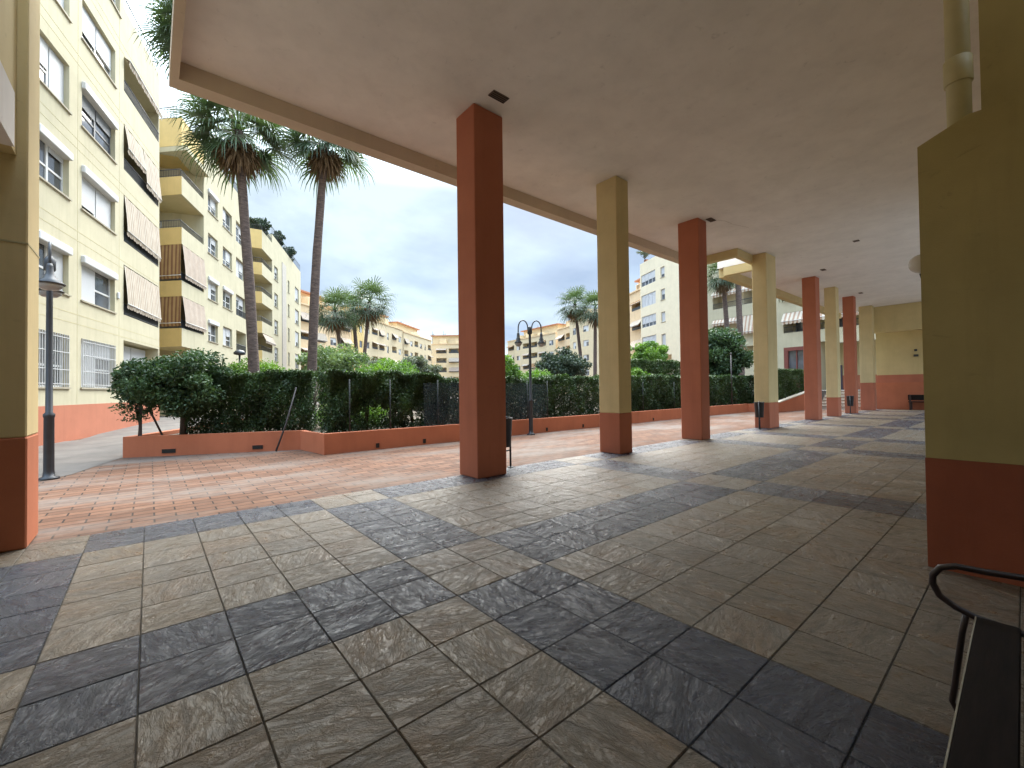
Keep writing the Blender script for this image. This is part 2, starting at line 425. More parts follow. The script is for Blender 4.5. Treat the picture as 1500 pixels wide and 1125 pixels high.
b = MB(); b.box(-8, -2.41, -8, 2.85, -2.45, -2.0); b.box(-2.40, -1.37, -8.0, 1.9, -1.0, -.8); b.build('rear_shade_slab', M['ceil'], cp)  # unseen roof behind the camera, added to cut light on the entrance block
b = MB(); b.box(-6.2, -6.0, -8.2, 3.3, -H, -2.45); b.box(-5.998, 2.88, -8.2, -8.002, -H, TOP); b.build('rear_shade_wall', M['walldeep'], cp)  # unseen enclosure, added to darken the entrance block side

# ------------------------------------------------------------------ pillars
PIL = [(2.30, .58, .51, 'r', 'thick red pillar nearest the camera, with a dark post bin tucked behind it'),
       (5.93, .43, .53, 'y', 'cream pillar with red foot, first beyond the nearest red pillar'),
       (9.47, .46, .57, 'r', 'all red pillar between the two cream pillars that have red feet'),
       (14.10, .85, .45, 'y', 'broad cream pillar with red foot and a dark bin at its left side'),
       (19.35, .54, .48, 'r', 'all red pillar at the top of the sloping red ramp wall'),
       (22.30, .50, .44, 'y', 'slim cream pillar with red foot between two far red pillars'),
       (25.50, .46, .46, 'r', 'farthest all red pillar, with a dark bin against its left side'),
       (29.55, .50, .60, 'y', 'last cream pillar with red foot, at the corner of the end wall')]
for x, wx, wy, k, lab in PIL:
    b = MB(); y0 = 2.99; hh = H if x < 15 else H+.06
    if k == 'r': b.bbox(0, wx, 0, wy, 0, hh-.001, 0, .012)
    else:
        dz = .85 if x < 20 else .86+.04*(x-22)/8
        if x > 29: dz = 1.55
        b.bbox(0, wx, 0, wy, dz+.002, hh-.001, 0, .012); b.bbox(-.003, wx+.003, -.003, wy+.003, 0, dz, 1, .012)
    o = b.build('pillar', [M['pillar_r']] if k == 'r' else [M['pillar_y'], M['pillar_r']]); o.location = (x, y0, 0)
    tag(o, lab, 'pillar', 'square pillars of the arcade')
# left corner pier
cpier = thing('corner_pier', 'massive cream pier with dark red base at the left edge of the paving', 'pier', (-2.4, 3.3, 0))
b = MB(); b.bbox(-1.4, 0, 0, .52, .992, 9.5, 0, .012); b.bbox(-1.403, .003, -.003, .523, 0, .99, 1, .012)
b.build('shaft', [M['pillar_y'], M['terra']], cpier)
b = MB(); b.box(-.6, -.07, -11, -.002, 0.2+3.3-.0, 6.2); b.build('beam', M['walldeep'], cpier)
b = MB(); b.box(-1.402, .004, -.004, .524, 2.72, 2.735); b.build('joint', M['joint'], cpier)
# right entrance block
eb = thing('entrance_block', 'shaded ochre wall with red brown base and chamfered top corner beside the bench', 'wall', (2.9, -1.955, 0))
b = MB()
def yz(poly, x0, x1, mat):
    n = len(poly); vs = [(x0, y, z) for y, z in poly]+[(x1, y, z) for y, z in poly]
    b.add(vs, [list(range(n)), [n+k for k in range(n)][::-1]]+[[k, n+k, n+(k+1) % n, (k+1) % n] for k in range(n)], mat)
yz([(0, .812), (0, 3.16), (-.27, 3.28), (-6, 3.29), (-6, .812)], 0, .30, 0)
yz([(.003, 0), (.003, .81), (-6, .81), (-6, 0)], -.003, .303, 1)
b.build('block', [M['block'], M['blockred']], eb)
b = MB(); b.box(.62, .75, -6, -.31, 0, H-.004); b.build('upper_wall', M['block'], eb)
b = MB(); b.box(.752, 10.0, -.62, -.312, 0, H-.004); b.build('inner_wall', M['pillar_y'], eb)
pp = thing('drain_pipe', 'cream painted vertical drain pipe rising behind the chamfered shaded wall top', 'pipe', (3.32, -2.155, 0))
b = MB(); b.tube([(0, 0, 2.9), (0, 0, H-.003)], .072, 18); b.build('pipe', M['pipe'], pp)
b = MB(); b.lathe([(.08, -.1), (.084, -.095), (.084, .095), (.08, .1)], 18, 0, (0, 0, 3.82)); b.build('collar', M['pipe'], pp)
# end wall of the arcade
ew = thing('end_wall', 'cream end wall of the arcade with salmon dado and a deep cream lintel', 'wall', (30.4, 0, 0))
b = MB(); b.box(1.2, 1.5, -2.27, 3.2, 2.0, H+.05, 0); b.box(1.197, 1.5, -2.27, 3.2, 0, 1.998, 1); b.build('wall', [M['walldeep'], M['terrapink']], ew)
b = MB(); b.box(.95, 1.194, -2.27, 3.2, 0, 1.55); b.build('ledge', M['terra'], ew)
b = MB()
n0 = [(-2.27, 4.05), (-1.2, 4.05), (.35, 4.05), (.75, 4.42), (3.1, 4.42), (3.1, 5.9), (-2.27, 5.9)]
vs = [(0, y, z) for y, z in n0]+[(.5, y, z) for y, z in n0]; n = len(n0)
b.add(vs, [list(range(n))[::-1], [n+k for k in range(n)]]+[[k, (k+1) % n, n+(k+1) % n, n+k] for k in range(n)]); b.build('lintel', M['walldeep'], ew)
b = MB(); b.box(1.12, 1.196, 1.35, 1.55, 3.0, 3.12); b.box(1.14, 1.196, 1.40, 1.52, 3.3, 3.42); b.build('wall_fitting', M['rail'], ew)

# globe lamp
gl = thing('globe_lamp', 'white opal globe lamp on a bracket just behind the shaded chamfered wall', 'lamp', (7.1, -1.50, 3.14))
b = MB(); b.lathe([(.135*math.sin(a), .135*math.cos(a)) for a in np.linspace(math.pi-.02, .02, 14)], 20); b.build('globe', M['globe'], gl)
b = MB(); b.tube([(0, 0, -.145), (0, 0, -.2), (0, -.3, -.22), (0, -.765, -.22)], .02, 8); b.build('bracket', M['rail'], gl)

# ------------------------------------------------------------------ facades
def facade_grid(b, s0, s1, z0, z1, ops, mat=0, back=0):
    ops = [o for o in ops if o[0] < s1 and o[1] > s0]
    ss = sorted({s0, s1} | {min(max(v, s0), s1) for o in ops for v in o[:2]}); zs = sorted({z0, z1} | {min(max(v, z0), z1) for o in ops for v in o[2:4]})
    for a, c in zip(ss, ss[1:]):
        for e, g in zip(zs, zs[1:]):
            m_, n_ = (a+c)/2, (e+g)/2
            if any(o[0] < m_ < o[1] and o[2] < n_ < o[3] for o in ops): continue
            b.quad((a, 0, e), (c, 0, e), (c, 0, g), (a, 0, g), mat)
    for o in ops:
        a, c, e, g, d = o[:5]
        a = max(a, s0); c = min(c, s1)
        b.quad((a, 0, e), (a, 0, g), (a, d, g), (a, d, e), mat); b.quad((c, 0, e), (c, d, e), (c, d, g), (c, 0, g), mat)
        b.quad((a, 0, g), (c, 0, g), (c, d, g), (a, d, g), mat); b.quad((a, 0, e), (a, d, e), (c, d, e), (c, 0, e), mat)
        b.quad((a, d, e), (a, d, g), (c, d, g), (c, d, e), back)
def shell(b, s0, s1, z0, z1, depth, mat=0):
    b.quad((s0, 0, z0), (s0, 0, z1), (s0, depth, z1), (s0, depth, z0), mat); b.quad((s1, 0, z0), (s1, depth, z0), (s1, depth, z1), (s1, 0, z1), mat)
    b.quad((s0, depth, z0), (s0, depth, z1), (s1, depth, z1), (s1, depth, z0), mat); b.quad((s0, 0, z1), (s1, 0, z1), (s1, depth, z1), (s0, depth, z1), mat)
def window(par, s0, s1, z0, z1, y=.18, shut=(0, 0), box=False, grille=False, dark=False, sashes=2, sill=True, rail=.4):
    """frame > panes, shutters, shutter box, sill, grille"""
    fr = MB(); w = .055; fm = M['dkframe'] if dark else M['white']
    fr.box(s0, s0+w, y-.06, y, z0, z1); fr.box(s1-w, s1, y-.06, y, z0, z1)
    fr.box(s0+w, s1-w, y-.06, y, z1-w, z1); fr.box(s0+w, s1-w, y-.06, y, z0, z0+w)
    step = (s1-s0)/sashes
    for k in range(1, sashes): fr.box(s0+k*step-.045, s0+k*step+.045, y-.062, y-.002, z0+w, z1-w)
    for k in range(sashes):
        if rail: fr.box(s0+k*step+.05, s0+(k+1)*step-.05, y-.055, y-.004, z0+(z1-z0)*rail-.03, z0+(z1-z0)*rail+.03)
    o = fr.build('window', fm, par)
    g = MB(); g.box(s0+.02, s1-.02, y-.03, y-.022, z0+.02, z1-.02); g.build('pane', M['glass'], o)
    for k in range(sashes):
        f = shut[k % len(shut)]
        if f > 0:
            h = MB(); h.box(s0+k*step+.045, s0+(k+1)*step-.045, y-.085, y-.064, z1-.03-(z1-z0-.06)*f, z1-.03); h.build('shutter', M['shutgrey'] if dark else M['shutter'], o)
    if box:
        h = MB(); h.bbox(s0-.02, s1+.02, -.10, .16, z1-.20, z1+.03, 0, .02); h.build('shutter_box', M['white'], o)
    if sill:
        h = MB(); h.box(s0-.06, s1+.06, -.05, .15, z0-.05, z0-.002); h.build('sill', M['sill'], o)
    if grille:
        h = MB(); nb = max(4, int((s1-s0)/.12))
        for k in range(nb+1):
            x = s0+.03+(s1-s0-.06)*k/nb; h.box(x-.009, x+.009, -.035, -.017, z0, z1)
        for q in (.06, .33, .66, .94): h.box(s0, s1, -.04, -.03, z0+(z1-z0)*q-.012, z0+(z1-z0)*q+.012)
        h.build('grille', M['grille'], o)
    return o
def railing(par, path, z0, z1, step=.11):
    r = MB()
    r.tube([(*p, z1) for p in path], .025, 6); r.tube([(*p, z0+.06) for p in path], .015, 5)
    for (ax, ay), (bx, by) in zip(path, path[1:]):
        n = max(2, int(math.hypot(bx-ax, by-ay)/step))
        for k in range(n+1): x, y = ax+(bx-ax)*k/n, ay+(by-ay)*k/n; r.box(x-.008, x+.008, y-.008, y+.008, z0, z1)
    return r.build('railing', M['rail'], par)
def awning(par, p0, p1, z1, z0, out, mat, val=.18, valn=None):
    """hanging cloth from line p0-p1 at z1 down to z0, its foot pushed out; scalloped valance and bar"""
    (ax, ay), (bx, by) = p0, p1; L = math.hypot(bx-ax, by-ay); dx, dy = (bx-ax)/L, (by-ay)/L; nx, ny = dy, -dx
    a = MB(); n = max(8, int(L/.12))
    def P(t, f):  # f 0 top..1 bottom
        rip = .012*math.sin(t*L*9.0+f*2)+.03*f*(1-f)
        o_ = out*f+rip; return (ax+dx*L*t+nx*o_, ay+dy*L*t+ny*o_, z1+(z0-z1)*f)
    rows = 5
    for i in range(n):
        for j in range(rows):
            t0, t1, f0, f1 = i/n, (i+1)/n, j/rows, (j+1)/rows
            a.quad(P(t0, f1), P(t1, f1), P(t1, f0), P(t0, f0), 0, [(t0*L, f1), (t1*L, f1), (t1*L, f0), (t0*L, f0)])
    for i in range(n*2):
        t0, t1 = i/n/2, (i+1)/n/2
        q0, q1 = P(t0, 1), P(t1, 1)
        d0 = val*(.72+.28*abs(math.sin(t0*L*math.pi/.3))); d1 = val*(.72+.28*abs(math.sin(t1*L*math.pi/.3)))
        e0 = (q0[0]-nx*.03, q0[1]-ny*.03, q0[2]-d0); e1 = (q1[0]-nx*.03, q1[1]-ny*.03, q1[2]-d1)
        a.quad(e0, e1, q1, q0, 0, [(t0*L, 0), (t1*L, 0), (t1*L, .1), (t0*L, .1)])
    o = a.build('awning', mat, par)
    c = MB(); c.tube([P(0, 1), P(.5, 1), P(1, 1)], .022, 6); c.build('awning_bar', M['white'], o)
    return o
def balcony_fill(par, s0, s1, z0, z1, depth):
    """glazed door in the back wall of a loggia"""
    window(par, s0+.5, min(s1-.4, s0+2.6), z0-.55, z1-.25, depth-.02, (0, .5), sill=False, rail=0)
def base_frame(P, d): return (float(P[0]), float(P[1]), 0), math.atan2(d[1], d[0])
def ray_at(px, py, D): return CAM+D*(Fw+(px-750)/F_PX*Rw+(562.5-py)/F_PX*Uw)

# ---- block one, nearest on the left
loc, rz = base_frame((-3.66, 15.62), (.28670563, .95801873))
L1 = thing('apartment_block', 'nearest cream apartment block at left with barred ground floor windows and long striped awnings', 'building', loc, rz)
zr = [(1.62, 3.2), (4.44, 5.85), (7.4, 8.78), (10.08, 11.52), (12.95, 14.3)]
ops = []
for z0, z1 in zr:
    ops += [(-.95, .70, z0, z1, .2), (1.45, 3.85, z0, z1, .2), (-4.0, -2.2, z0, z1, .2)]
lz = [(1.3, 3.5), (4.5, 6.45), (7.37, 9.2), (10.2, 12.0), (13.3, 14.66)]
ops += [(4.6, 8.42, z0, z1, 1.5) for z0, z1 in lz]
ops += [(2.9, 4.25, 15.95, 17.3, .2), (.2, 1.6, 15.95, 17.3, .2)]
b = MB()
facade_grid(b, -6, 4.58, 1.08, 18.6, ops, 0, 2); facade_grid(b, 4.58, 8.52, 1.08, 16.6, ops, 0, 2)
b.quad((-6, -.012, -.3), (8.52, -.012, -.3), (8.52, -.012, 1.08), (-6, -.012, 1.08), 1); b.quad((-6, -.012, 1.08), (8.52, -.012, 1.08), (8.52, 0, 1.08), (-6, 0, 1.08), 1)
shell(b, -6, 4.58, -.3, 18.6, 11); shell(b, 4.582, 8.52, -.3, 16.6, 11)
for k in range(5):   # scored lines
    for dz in (.42, .72):
        z = zr[k][1]+dz
        if z < 16.5: b.box(-6, 8.5, -.004, .004, z-.008, z+.008, 3)
for s in (1.2, 4.2): b.box(s-.006, s+.006, -.004, .004, 1.1, 16.5, 3)
b.build('wall', [M['wall'], M['terrapink'], M['inner'], M['joint']], L1)
kinds = [[dict(shut=(.0,), grille=True), dict(shut=(1, .35), grille=True)], [dict(shut=(.0, 1), box=True), dict(shut=(1, .0), box=True)],
         [dict(shut=(0, .25), box=True), dict(shut=(.86, 1), box=True)], [dict(shut=(.55, 1)), dict(shut=(.45, .4), dark=True, box=True)], [dict(shut=(.3, 1)), dict(shut=(.68, .62))]]
for (z0, z1), (a, c) in zip(zr, kinds):
    window(L1, -.95, .70, z0, z1, .2, **a); window(L1, 1.45, 3.85, z0, z1, .2, **c); window(L1, -4.0, -2.2, z0, z1, .2, shut=(1, .4))
window(L1, 2.9, 4.25, 15.95, 17.3, .2, shut=(.5, 0)); window(L1, .2, 1.6, 15.95, 17.3, .2, shut=(.2, .5))
for k, (z0, z1) in enumerate(lz):
    balcony_fill(L1, 4.6, 8.42, z0, z1, 1.5)
    if k in (1, 2):
        awning(L1, (4.63, -.01), (8.40, -.01), z1-.04, z0+.42, .11 if k == 1 else .10, M['awn_tan'])
        railing(L1, [(4.62, .03), (8.40, .03)], z0, z0+.42, .07)
    if k == 3:
        awning(L1, (4.63, -.01), (6.5, -.01), z1-.04, z0+.85, .12, M['awn_tan']); awning(L1, (6.55, -.01), (8.40, -.01), z1-.04, z0+.35, .12, M['awn_tan'])
        railing(L1, [(4.62, .03), (8.40, .03)], z0, z0+.45, .08)
    if k == 4:
        awning(L1, (4.63, -.01), (8.40, -.01), z1-.03, z1-.12, .16, M['awn_tan'], .2)
        railing(L1, [(4.62, .0), (8.40, .0)], z0, z0+.42, .09)
    if k == 0: window(L1, 4.9, 8.2, z0+.6, z1-.1, .5, (1, 1), sill=False)
railing(L1, [(4.62, .06), (8.48, .06), (8.48, 4)], 16.6, 17.15, .3)
b = MB(); b.bbox(4.0, 4.14, -.06, -.002, 5.0, 5.25, 0, .02); b.build('gas_box', M['white'], L1)

# ---- block two, with the chamfered corner loggias
k2 = 26.4/24.0
P2 = ray_at(300, 577.76, 26.4)
dirv = lambda vx: (lambda r: (r[0]/math.hypot(r[0], r[1]), r[1]/math.hypot(r[0], r[1])))(Fw+(vx-750)/F_PX*Rw)
d2 = dirv(562); loc, rz = base_frame(P2, d2)
L2 = thing('apartment_block', 'cream apartment block with open corner loggias and brown striped awnings behind the left palm trunks', 'building', loc, rz)
zr = [(1.9, 3.3), (4.72, 6.03), (7.38, 8.75), (10.3, 11.55), (12.95, 14.3)]
ops = []
for z0, z1 in zr:
    ops += [(.55, 2.2, z0, z1, .2), (3.15, 5.0, z0, z1, .2)]
ops += [(5.9, 8.3, z0-.1, z1+.1, 1.2) for z0, z1 in zr]
b = MB(); facade_grid(b, -.12, 9.0, -.3, 16.6, ops, 0, 1); shell(b, -.12, 9.0, -.3, 16.6, 10)
b.quad((-8.5, 2.4, -.3), (-.12, 2.4, -.3), (-.12, 2.4, 16.5), (-8.5, 2.4, 16.5), 1); b.box(-8.5, -.13, 2.5, 10, -.3, 16.5)
b.build('wall', [M['wall'], M['inner']], L2)
sh = [(.0, .6), (.55, .0), (1, .45), (0, .35)]
for i, (z0, z1) in enumerate(zr):
    window(L2, .55, 2.2, z0, z1, .2, sh[i % 4], box=i in (1, 2, 4), rail=.35); window(L2, 3.15, 5.0, z0, z1, .2, sh[(i+1) % 4], box=i in (2,), rail=.35)
    window(L2, 6.1, 8.1, z0-.1, z1+.1, .25 if i != 1 else 1.18, (1, .55) if i == 3 else (.2, .4), sill=False)
    if i in (1, 2): railing(L2, [(5.92, .03), (8.28, .03)], z0-.1, z0+.4, .09)
# loggia polyline in local coordinates (A face looks at the camera, B face is flush with the wall)
ca = math.cos(-rz); sa = math.sin(-rz)
def loc2(p): dx, dy = p[0]-P2[0], p[1]-P2[1]; return (dx*ca-dy*sa, dx*sa+dy*ca)
Q1 = (-3.2, -.02); w_ = ray_at(215, 578, 23.6); Q0 = loc2(w_); Q2 = (-.125, -.02)
def inset(q, dy=.16): return (q[0]+.08, q[1]+dy)
lev = [(.2, 1.3), (3.98, 4.98), (6.72, 7.58), (9.57, 10.5), (12.3, 13.3)]
for i, (z0, z1) in enumerate(lev):
    pb = MB()
    pb.prism([Q0, Q1, (Q1[0]+.1, Q1[1]+.18), (Q0[0]+.1, Q0[1]+.18)], z0, z1, 1 if i else 0)
    pb.prism([Q1, Q2, (Q2[0], Q2[1]+.16), (Q1[0]+.1, Q1[1]+.16)], z0+.002, z1-.002, 0)
    pb.prism([(Q0[0]+.02, Q0[1]+.05), (Q1[0]+.05, Q1[1]+.05), (Q2[0]-.004, Q2[1]+.05), (Q2[0]-.004, 2.39), (Q0[0]+.02, 2.39)], z0+.01, z0+.22, 2)
    o = pb.build('balcony', [M['wall'], M['walltan'], M['inner']], L2)
    if i >= 3: railing(o, [(Q0[0]+.05, Q0[1]+.09), (Q1[0]+.05, Q1[1]+.09), (Q2[0]-.03, Q2[1]+.09)], z1, z1+.4, .1)
    window(L2, -4.6, -1.0, z0+.3, z0+2.3, 2.36, (0, .4), sill=False, rail=0)
    if i in (1, 2):
        top = lev[i+1][0]
        awning(L2, (Q0[0]+.06, Q0[1]+.03), (Q1[0]-.02, Q1[1]+.0), top-.01, z1+.28, .05, M['awn_brown'], .2)
        awning(L2, (Q1[0]+.12, Q1[1]), (Q2[0]-.02, Q2[1]), top-.01, z1+.32, .14, M['awn_red'], .2)
        railing(L2, [(Q0[0]+.05, Q0[1]+.09), (Q1[0]+.05, Q1[1]+.09), (Q2[0]-.03, Q2[1]+.09)], z1, z1+.45, .06)
pb = MB(); pb.bbox(Q0[0]+1.0, Q0[0]+1.85, 2.0, 2.33, 11.0, 11.6, 0, .03); o = pb.build('air_conditioner', M['white'], L2)
pb = MB(); pb.lathe([(.22, 0), (.22, .01)], 16); f = pb.build('fan_grille', M['rail'], o); f.rotation_euler = (math.pi/2, 0, 0); f.location = (Q0[0]+1.35, 1.998, 11.3)
pb = MB()
pb.prism([Q0, Q1, Q2, (Q2[0], 2.39), (Q0[0], 2.39)], 15.0, 16.55, 0); pb.prism([(Q0[0]-.1, Q0[1]-.25), (Q1[0]-.1, Q1[1]-.25), (Q2[0]-.005, Q2[1]-.3), (Q2[0]-.005, .5), (Q0[0], .5)], 14.72, 14.998, 1)
pb.build('roof_parapet', [M['walltan'], M['wall']], L2)
railing(L2, [(Q0[0]+.2, Q0[1]+.3), (Q1[0]+.2, Q1[1]+.3)], 16.55, 17.2, .18)
railing(L2, [(.6, .1), (5.2, .1), (8.6, .1)], 16.6, 17.3, .1)
b = MB()
for k in range(8): b.box(2.2+k*.8, 2.3+k*.8, -.5, 3.0, 18.55, 18.68)
for s in (2.3, 5.2, 8.1): b.box(s, s+.1, .3, .4, 16.6, 18.55); b.box(s, s+.1, 2.6, 2.7, 16.6, 18.55)
b.box(2.2, 8.2, .3, .4, 18.42, 18.54); b.box(2.2, 8.2, 2.6, 2.7, 18.42, 18.54); b.build('pergola', M['white'], L2)

# ---- block three, further along
P3 = ray_at(383.5, 576.7, 39.0); d3 = dirv(572); loc, rz3 = base_frame(P3, d3)
L3 = thing('apartment_block', 'farthest cream block of the left row, with grey stair strip and rooftop greenery', 'building', loc, rz3)
lev = [(-.3, 2.2), (4.2, 5.3), (6.9, 7.95), (9.6, 10.65), (12.2, 13.3), (14.6, 16.3)]
ops = []
zr = [(1.9, 3.3), (4.65, 6.05), (7.4, 8.85), (10.2, 11.6), (12.95, 14.35)]
for z0, z1 in zr: ops += [(4.5, 6.0, z0, z1, .2), (10.5, 11.3, z0, z1, .2), (14.3, 16.6, z0-.2, z1+.2, .2)]
b = MB(); facade_grid(b, 3.72, 17.8, -.3, 17.2, ops, 0, 1); shell(b, 3.72, 17.8, -.3, 17.2, 10)
b.quad((-4, 1.9, -.3), (3.72, 1.9, -.3), (3.72, 1.9, 14.6), (-4, 1.9, 14.6), 1); b.box(-4, 3.7, 2.0, 10, -.3, 14.6)
b.build('wall', [M['wall'], M['inner']], L3)
b = MB(); b.box(7.7, 9.5, -.05, -.003, 1.0, 15.6); b.build('stair_strip', M['grey_panel'], L3)
for i, (z0, z1) in enumerate(zr):
    window(L3, 4.5, 6.0, z0, z1, .2, (0, .4)); window(L3, 10.5, 11.3, z0, z1, .2, (.3,), sashes=1)
    window(L3, 14.3, 16.6, z0-.2, z1+.2, .2, (1, .7) if i > 1 else (.3, .6))
ca, sa = math.cos(-rz3), math.sin(-rz3)
w_ = ray_at(362, 577, 38.5); dx, dy = w_[0]-P3[0], w_[1]-P3[1]; Q0 = (dx*ca-dy*sa, dx*sa+dy*ca); Q1 = (.1, -.02); Q2 = (3.715, -.02)
for i, (z0, z1) in enumerate(lev):
    pb = MB()
    pb.prism([Q0, Q1, (Q1[0]+.1, Q1[1]+.16), (Q0[0]+.1, Q0[1]+.16)], z0, z1, 1); pb.prism([Q1, Q2, (Q2[0], .14), (Q1[0]+.1, .14)], z0+.002, z1-.002, 0)
    pb.prism([(Q0[0]+.02, Q0[1]+.05), (Q1[0]+.05, .03), (Q2[0]-.004, .03), (Q2[0]-.004, 1.89), (Q0[0]+.02, 1.89)], z0+.01, z0+.2, 2)
    o = pb.build('balcony', [M['wall'], M['walltan'], M['inner']], L3)
    railing(o, [(Q0[0]+.05, Q0[1]+.09), (Q1[0]+.05, .07), (Q2[0]-.03, .07)], z1, z1+.45, .14)
    if i < 5: window(L3, .4, 3.0, z0+.3, z0+2.2, 1.88, (0, .4), sill=False, rail=0)
awning(L3, (Q1[0]+.1, -.02), (Q2[0]-.05, -.02), 6.85, 6.2, .3, M['awn_red'], .2)
railing(L3, [(3.8, .05), (17.7, .05)], 17.2, 18.0, .3)

# ---- building on the right across the court
d = (-.134, -.991); PR = (40.64, 13.69); loc, rz = base_frame(PR, d)
RB = thing('apartment_block', 'cream apartment block seen between the far pillars, with strip balconies and red framed entrance', 'building', loc, rz)
ops = [(-3.6, 1.3, 9.1, 10.85, 1.6), (-3.6, 1.3, 6.35, 8.05, 1.6), (-3.6, 1.3, 3.6, 5.2, 1.6), (2.9, 9.0, 6.0, 7.72, 1.6), (2.9, 4.6, 1.1, 4.75, .35), (5.6, 12, 1.1, 5.0, 1.8)]
b = MB(); facade_grid(b, -5.0, 2.55, 1.0, 14, ops, 0, 1); facade_grid(b, 2.55, 14, 1.0, 8.72, ops, 0, 1); shell(b, -5.0, 2.55, 0, 14, 9); shell(b, 2.552, 14, 0, 8.72, 9)
b.box(5.6, 12, 1.74, 1.797, 1.1, 2.25, 2)
b.build('wall', [M['wall'], M['inner'], M['terrapink']], RB)
for s0, s1, z0, z1 in [(-3.6, 1.3, 9.1, 10.85), (-3.6, 1.3, 6.35, 8.05), (-3.6, 1.3, 3.6, 5.2), (2.9, 9.0, 6.0, 7.72)]:
    window(RB, s0+.3, s0+1.6, z0-.4, z1-.3, 1.57, (0, 0), sill=False, rail=0, dark=True); window(RB, s0+2.9, s0+4.4, z0-.4, z1-.3, 1.57, (0, 0), sill=False, rail=0, dark=True)
    railing(RB, [(s0+.02, .05), (s1-.02, .05)], z0, z0+.5, .1)
awning(RB, (-3.58, -.01), (1.28, -.01), 10.82, 10.45, .25, M['awn_white'], .25); awning(RB, (-3.58, -.01), (-.9, -.01), 8.02, 7.65, .25, M['awn_white'], .25); awning(RB, (-.85, -.01), (1.28, -.01), 8.02, 6.5, .4, M['awn_white'], .2)
awning(RB, (2.93, -.01), (8.95, -.01), 7.70, 6.95, .45, M['awn_white'], .28)
dr = MB(); dr.box(2.9, 3.2, -.03, .3, 1.1, 4.75); dr.box(4.5, 4.6, -.03, .3, 1.1, 4.75); dr.box(3.2, 4.5, -.03, .3, 4.45, 4.75); dr.box(3.2, 4.5, .12, .26, 1.1, 2.0); dr.box(3.8, 3.87, .1, .28, 2.0, 4.45)
o = dr.build('entrance_door', M['doorred'], RB); g = MB(); g.box(3.2, 4.5, .20, .22, 2.0, 4.45); g.build('pane', M['glass'], o)
dr = MB(); dr.bbox(5.75, 6.5, 1.66, 1.735, 1.1, 3.1); dr.build('side_door', M['doorpurple'], RB)
b = MB(); b.box(2.56, 14, 3.0, 3.3, 8.72, 12.5); b.build('setback_wall', M['wall'], RB)
b = MB(); b.box(6.9, 14, -.6, -.003, 4.75, 5.1); b.build('door_canopy', M['wall'], RB)

# ---- middle tower
d = (-.449, -.893); loc, rz = base_frame((47.48, 26.88), d)
MT = thing('apartment_tower', 'pale cream tower end beyond the second pillar, with four wide white shutters', 'building', loc, rz)
rows = [(15.1, 16.65), (12.3, 13.9), (9.55, 11.05), (6.5, 8.3)]
ops = []
for z0, z1 in rows: ops += [(-4.25, -.8, z0, z1, .2), (.35, 1.25, z0+.1, z1-.15, .25)]
b = MB(); facade_grid(b, -4.5, 2.4, 5.5, 18.3, ops, 0, 0); shell(b, -4.5, 2.4, 5.5, 18.3, 6); b.quad((-4.5, 0, 5.5), (-4.5, 6, 5.5), (2.4, 6, 5.5), (2.4, 0, 5.5)); b.box(-3.5, 2.0, 1.5, 5.8, 0, 5.5)
b.build('wall', [M['pale']], MT)
for i, (z0, z1) in enumerate(rows):
    window(MT, -4.25, -.8, z0, z1, .15, [(.62,), (1,), (.68,), (.88,)][i], sashes=4, sill=False, rail=0)
    window(MT, .35, 1.25, z0+.1, z1-.15, .2, [(.7,), (.5,), (1,), (1,)][i], sashes=1, rail=0)
b = MB()
b.box(2.41, 14, -.9+.9, 5, 0, 18.0); b.build('side_wing', M['pale'], MT)
b = MB(); b.lathe([(.22, 0), (.3, .45), (.3, .5), (.26, .5)], 12, 0, (-3.9, .6, 18.3)); b.build('roof_planter', M['clay'], MT)

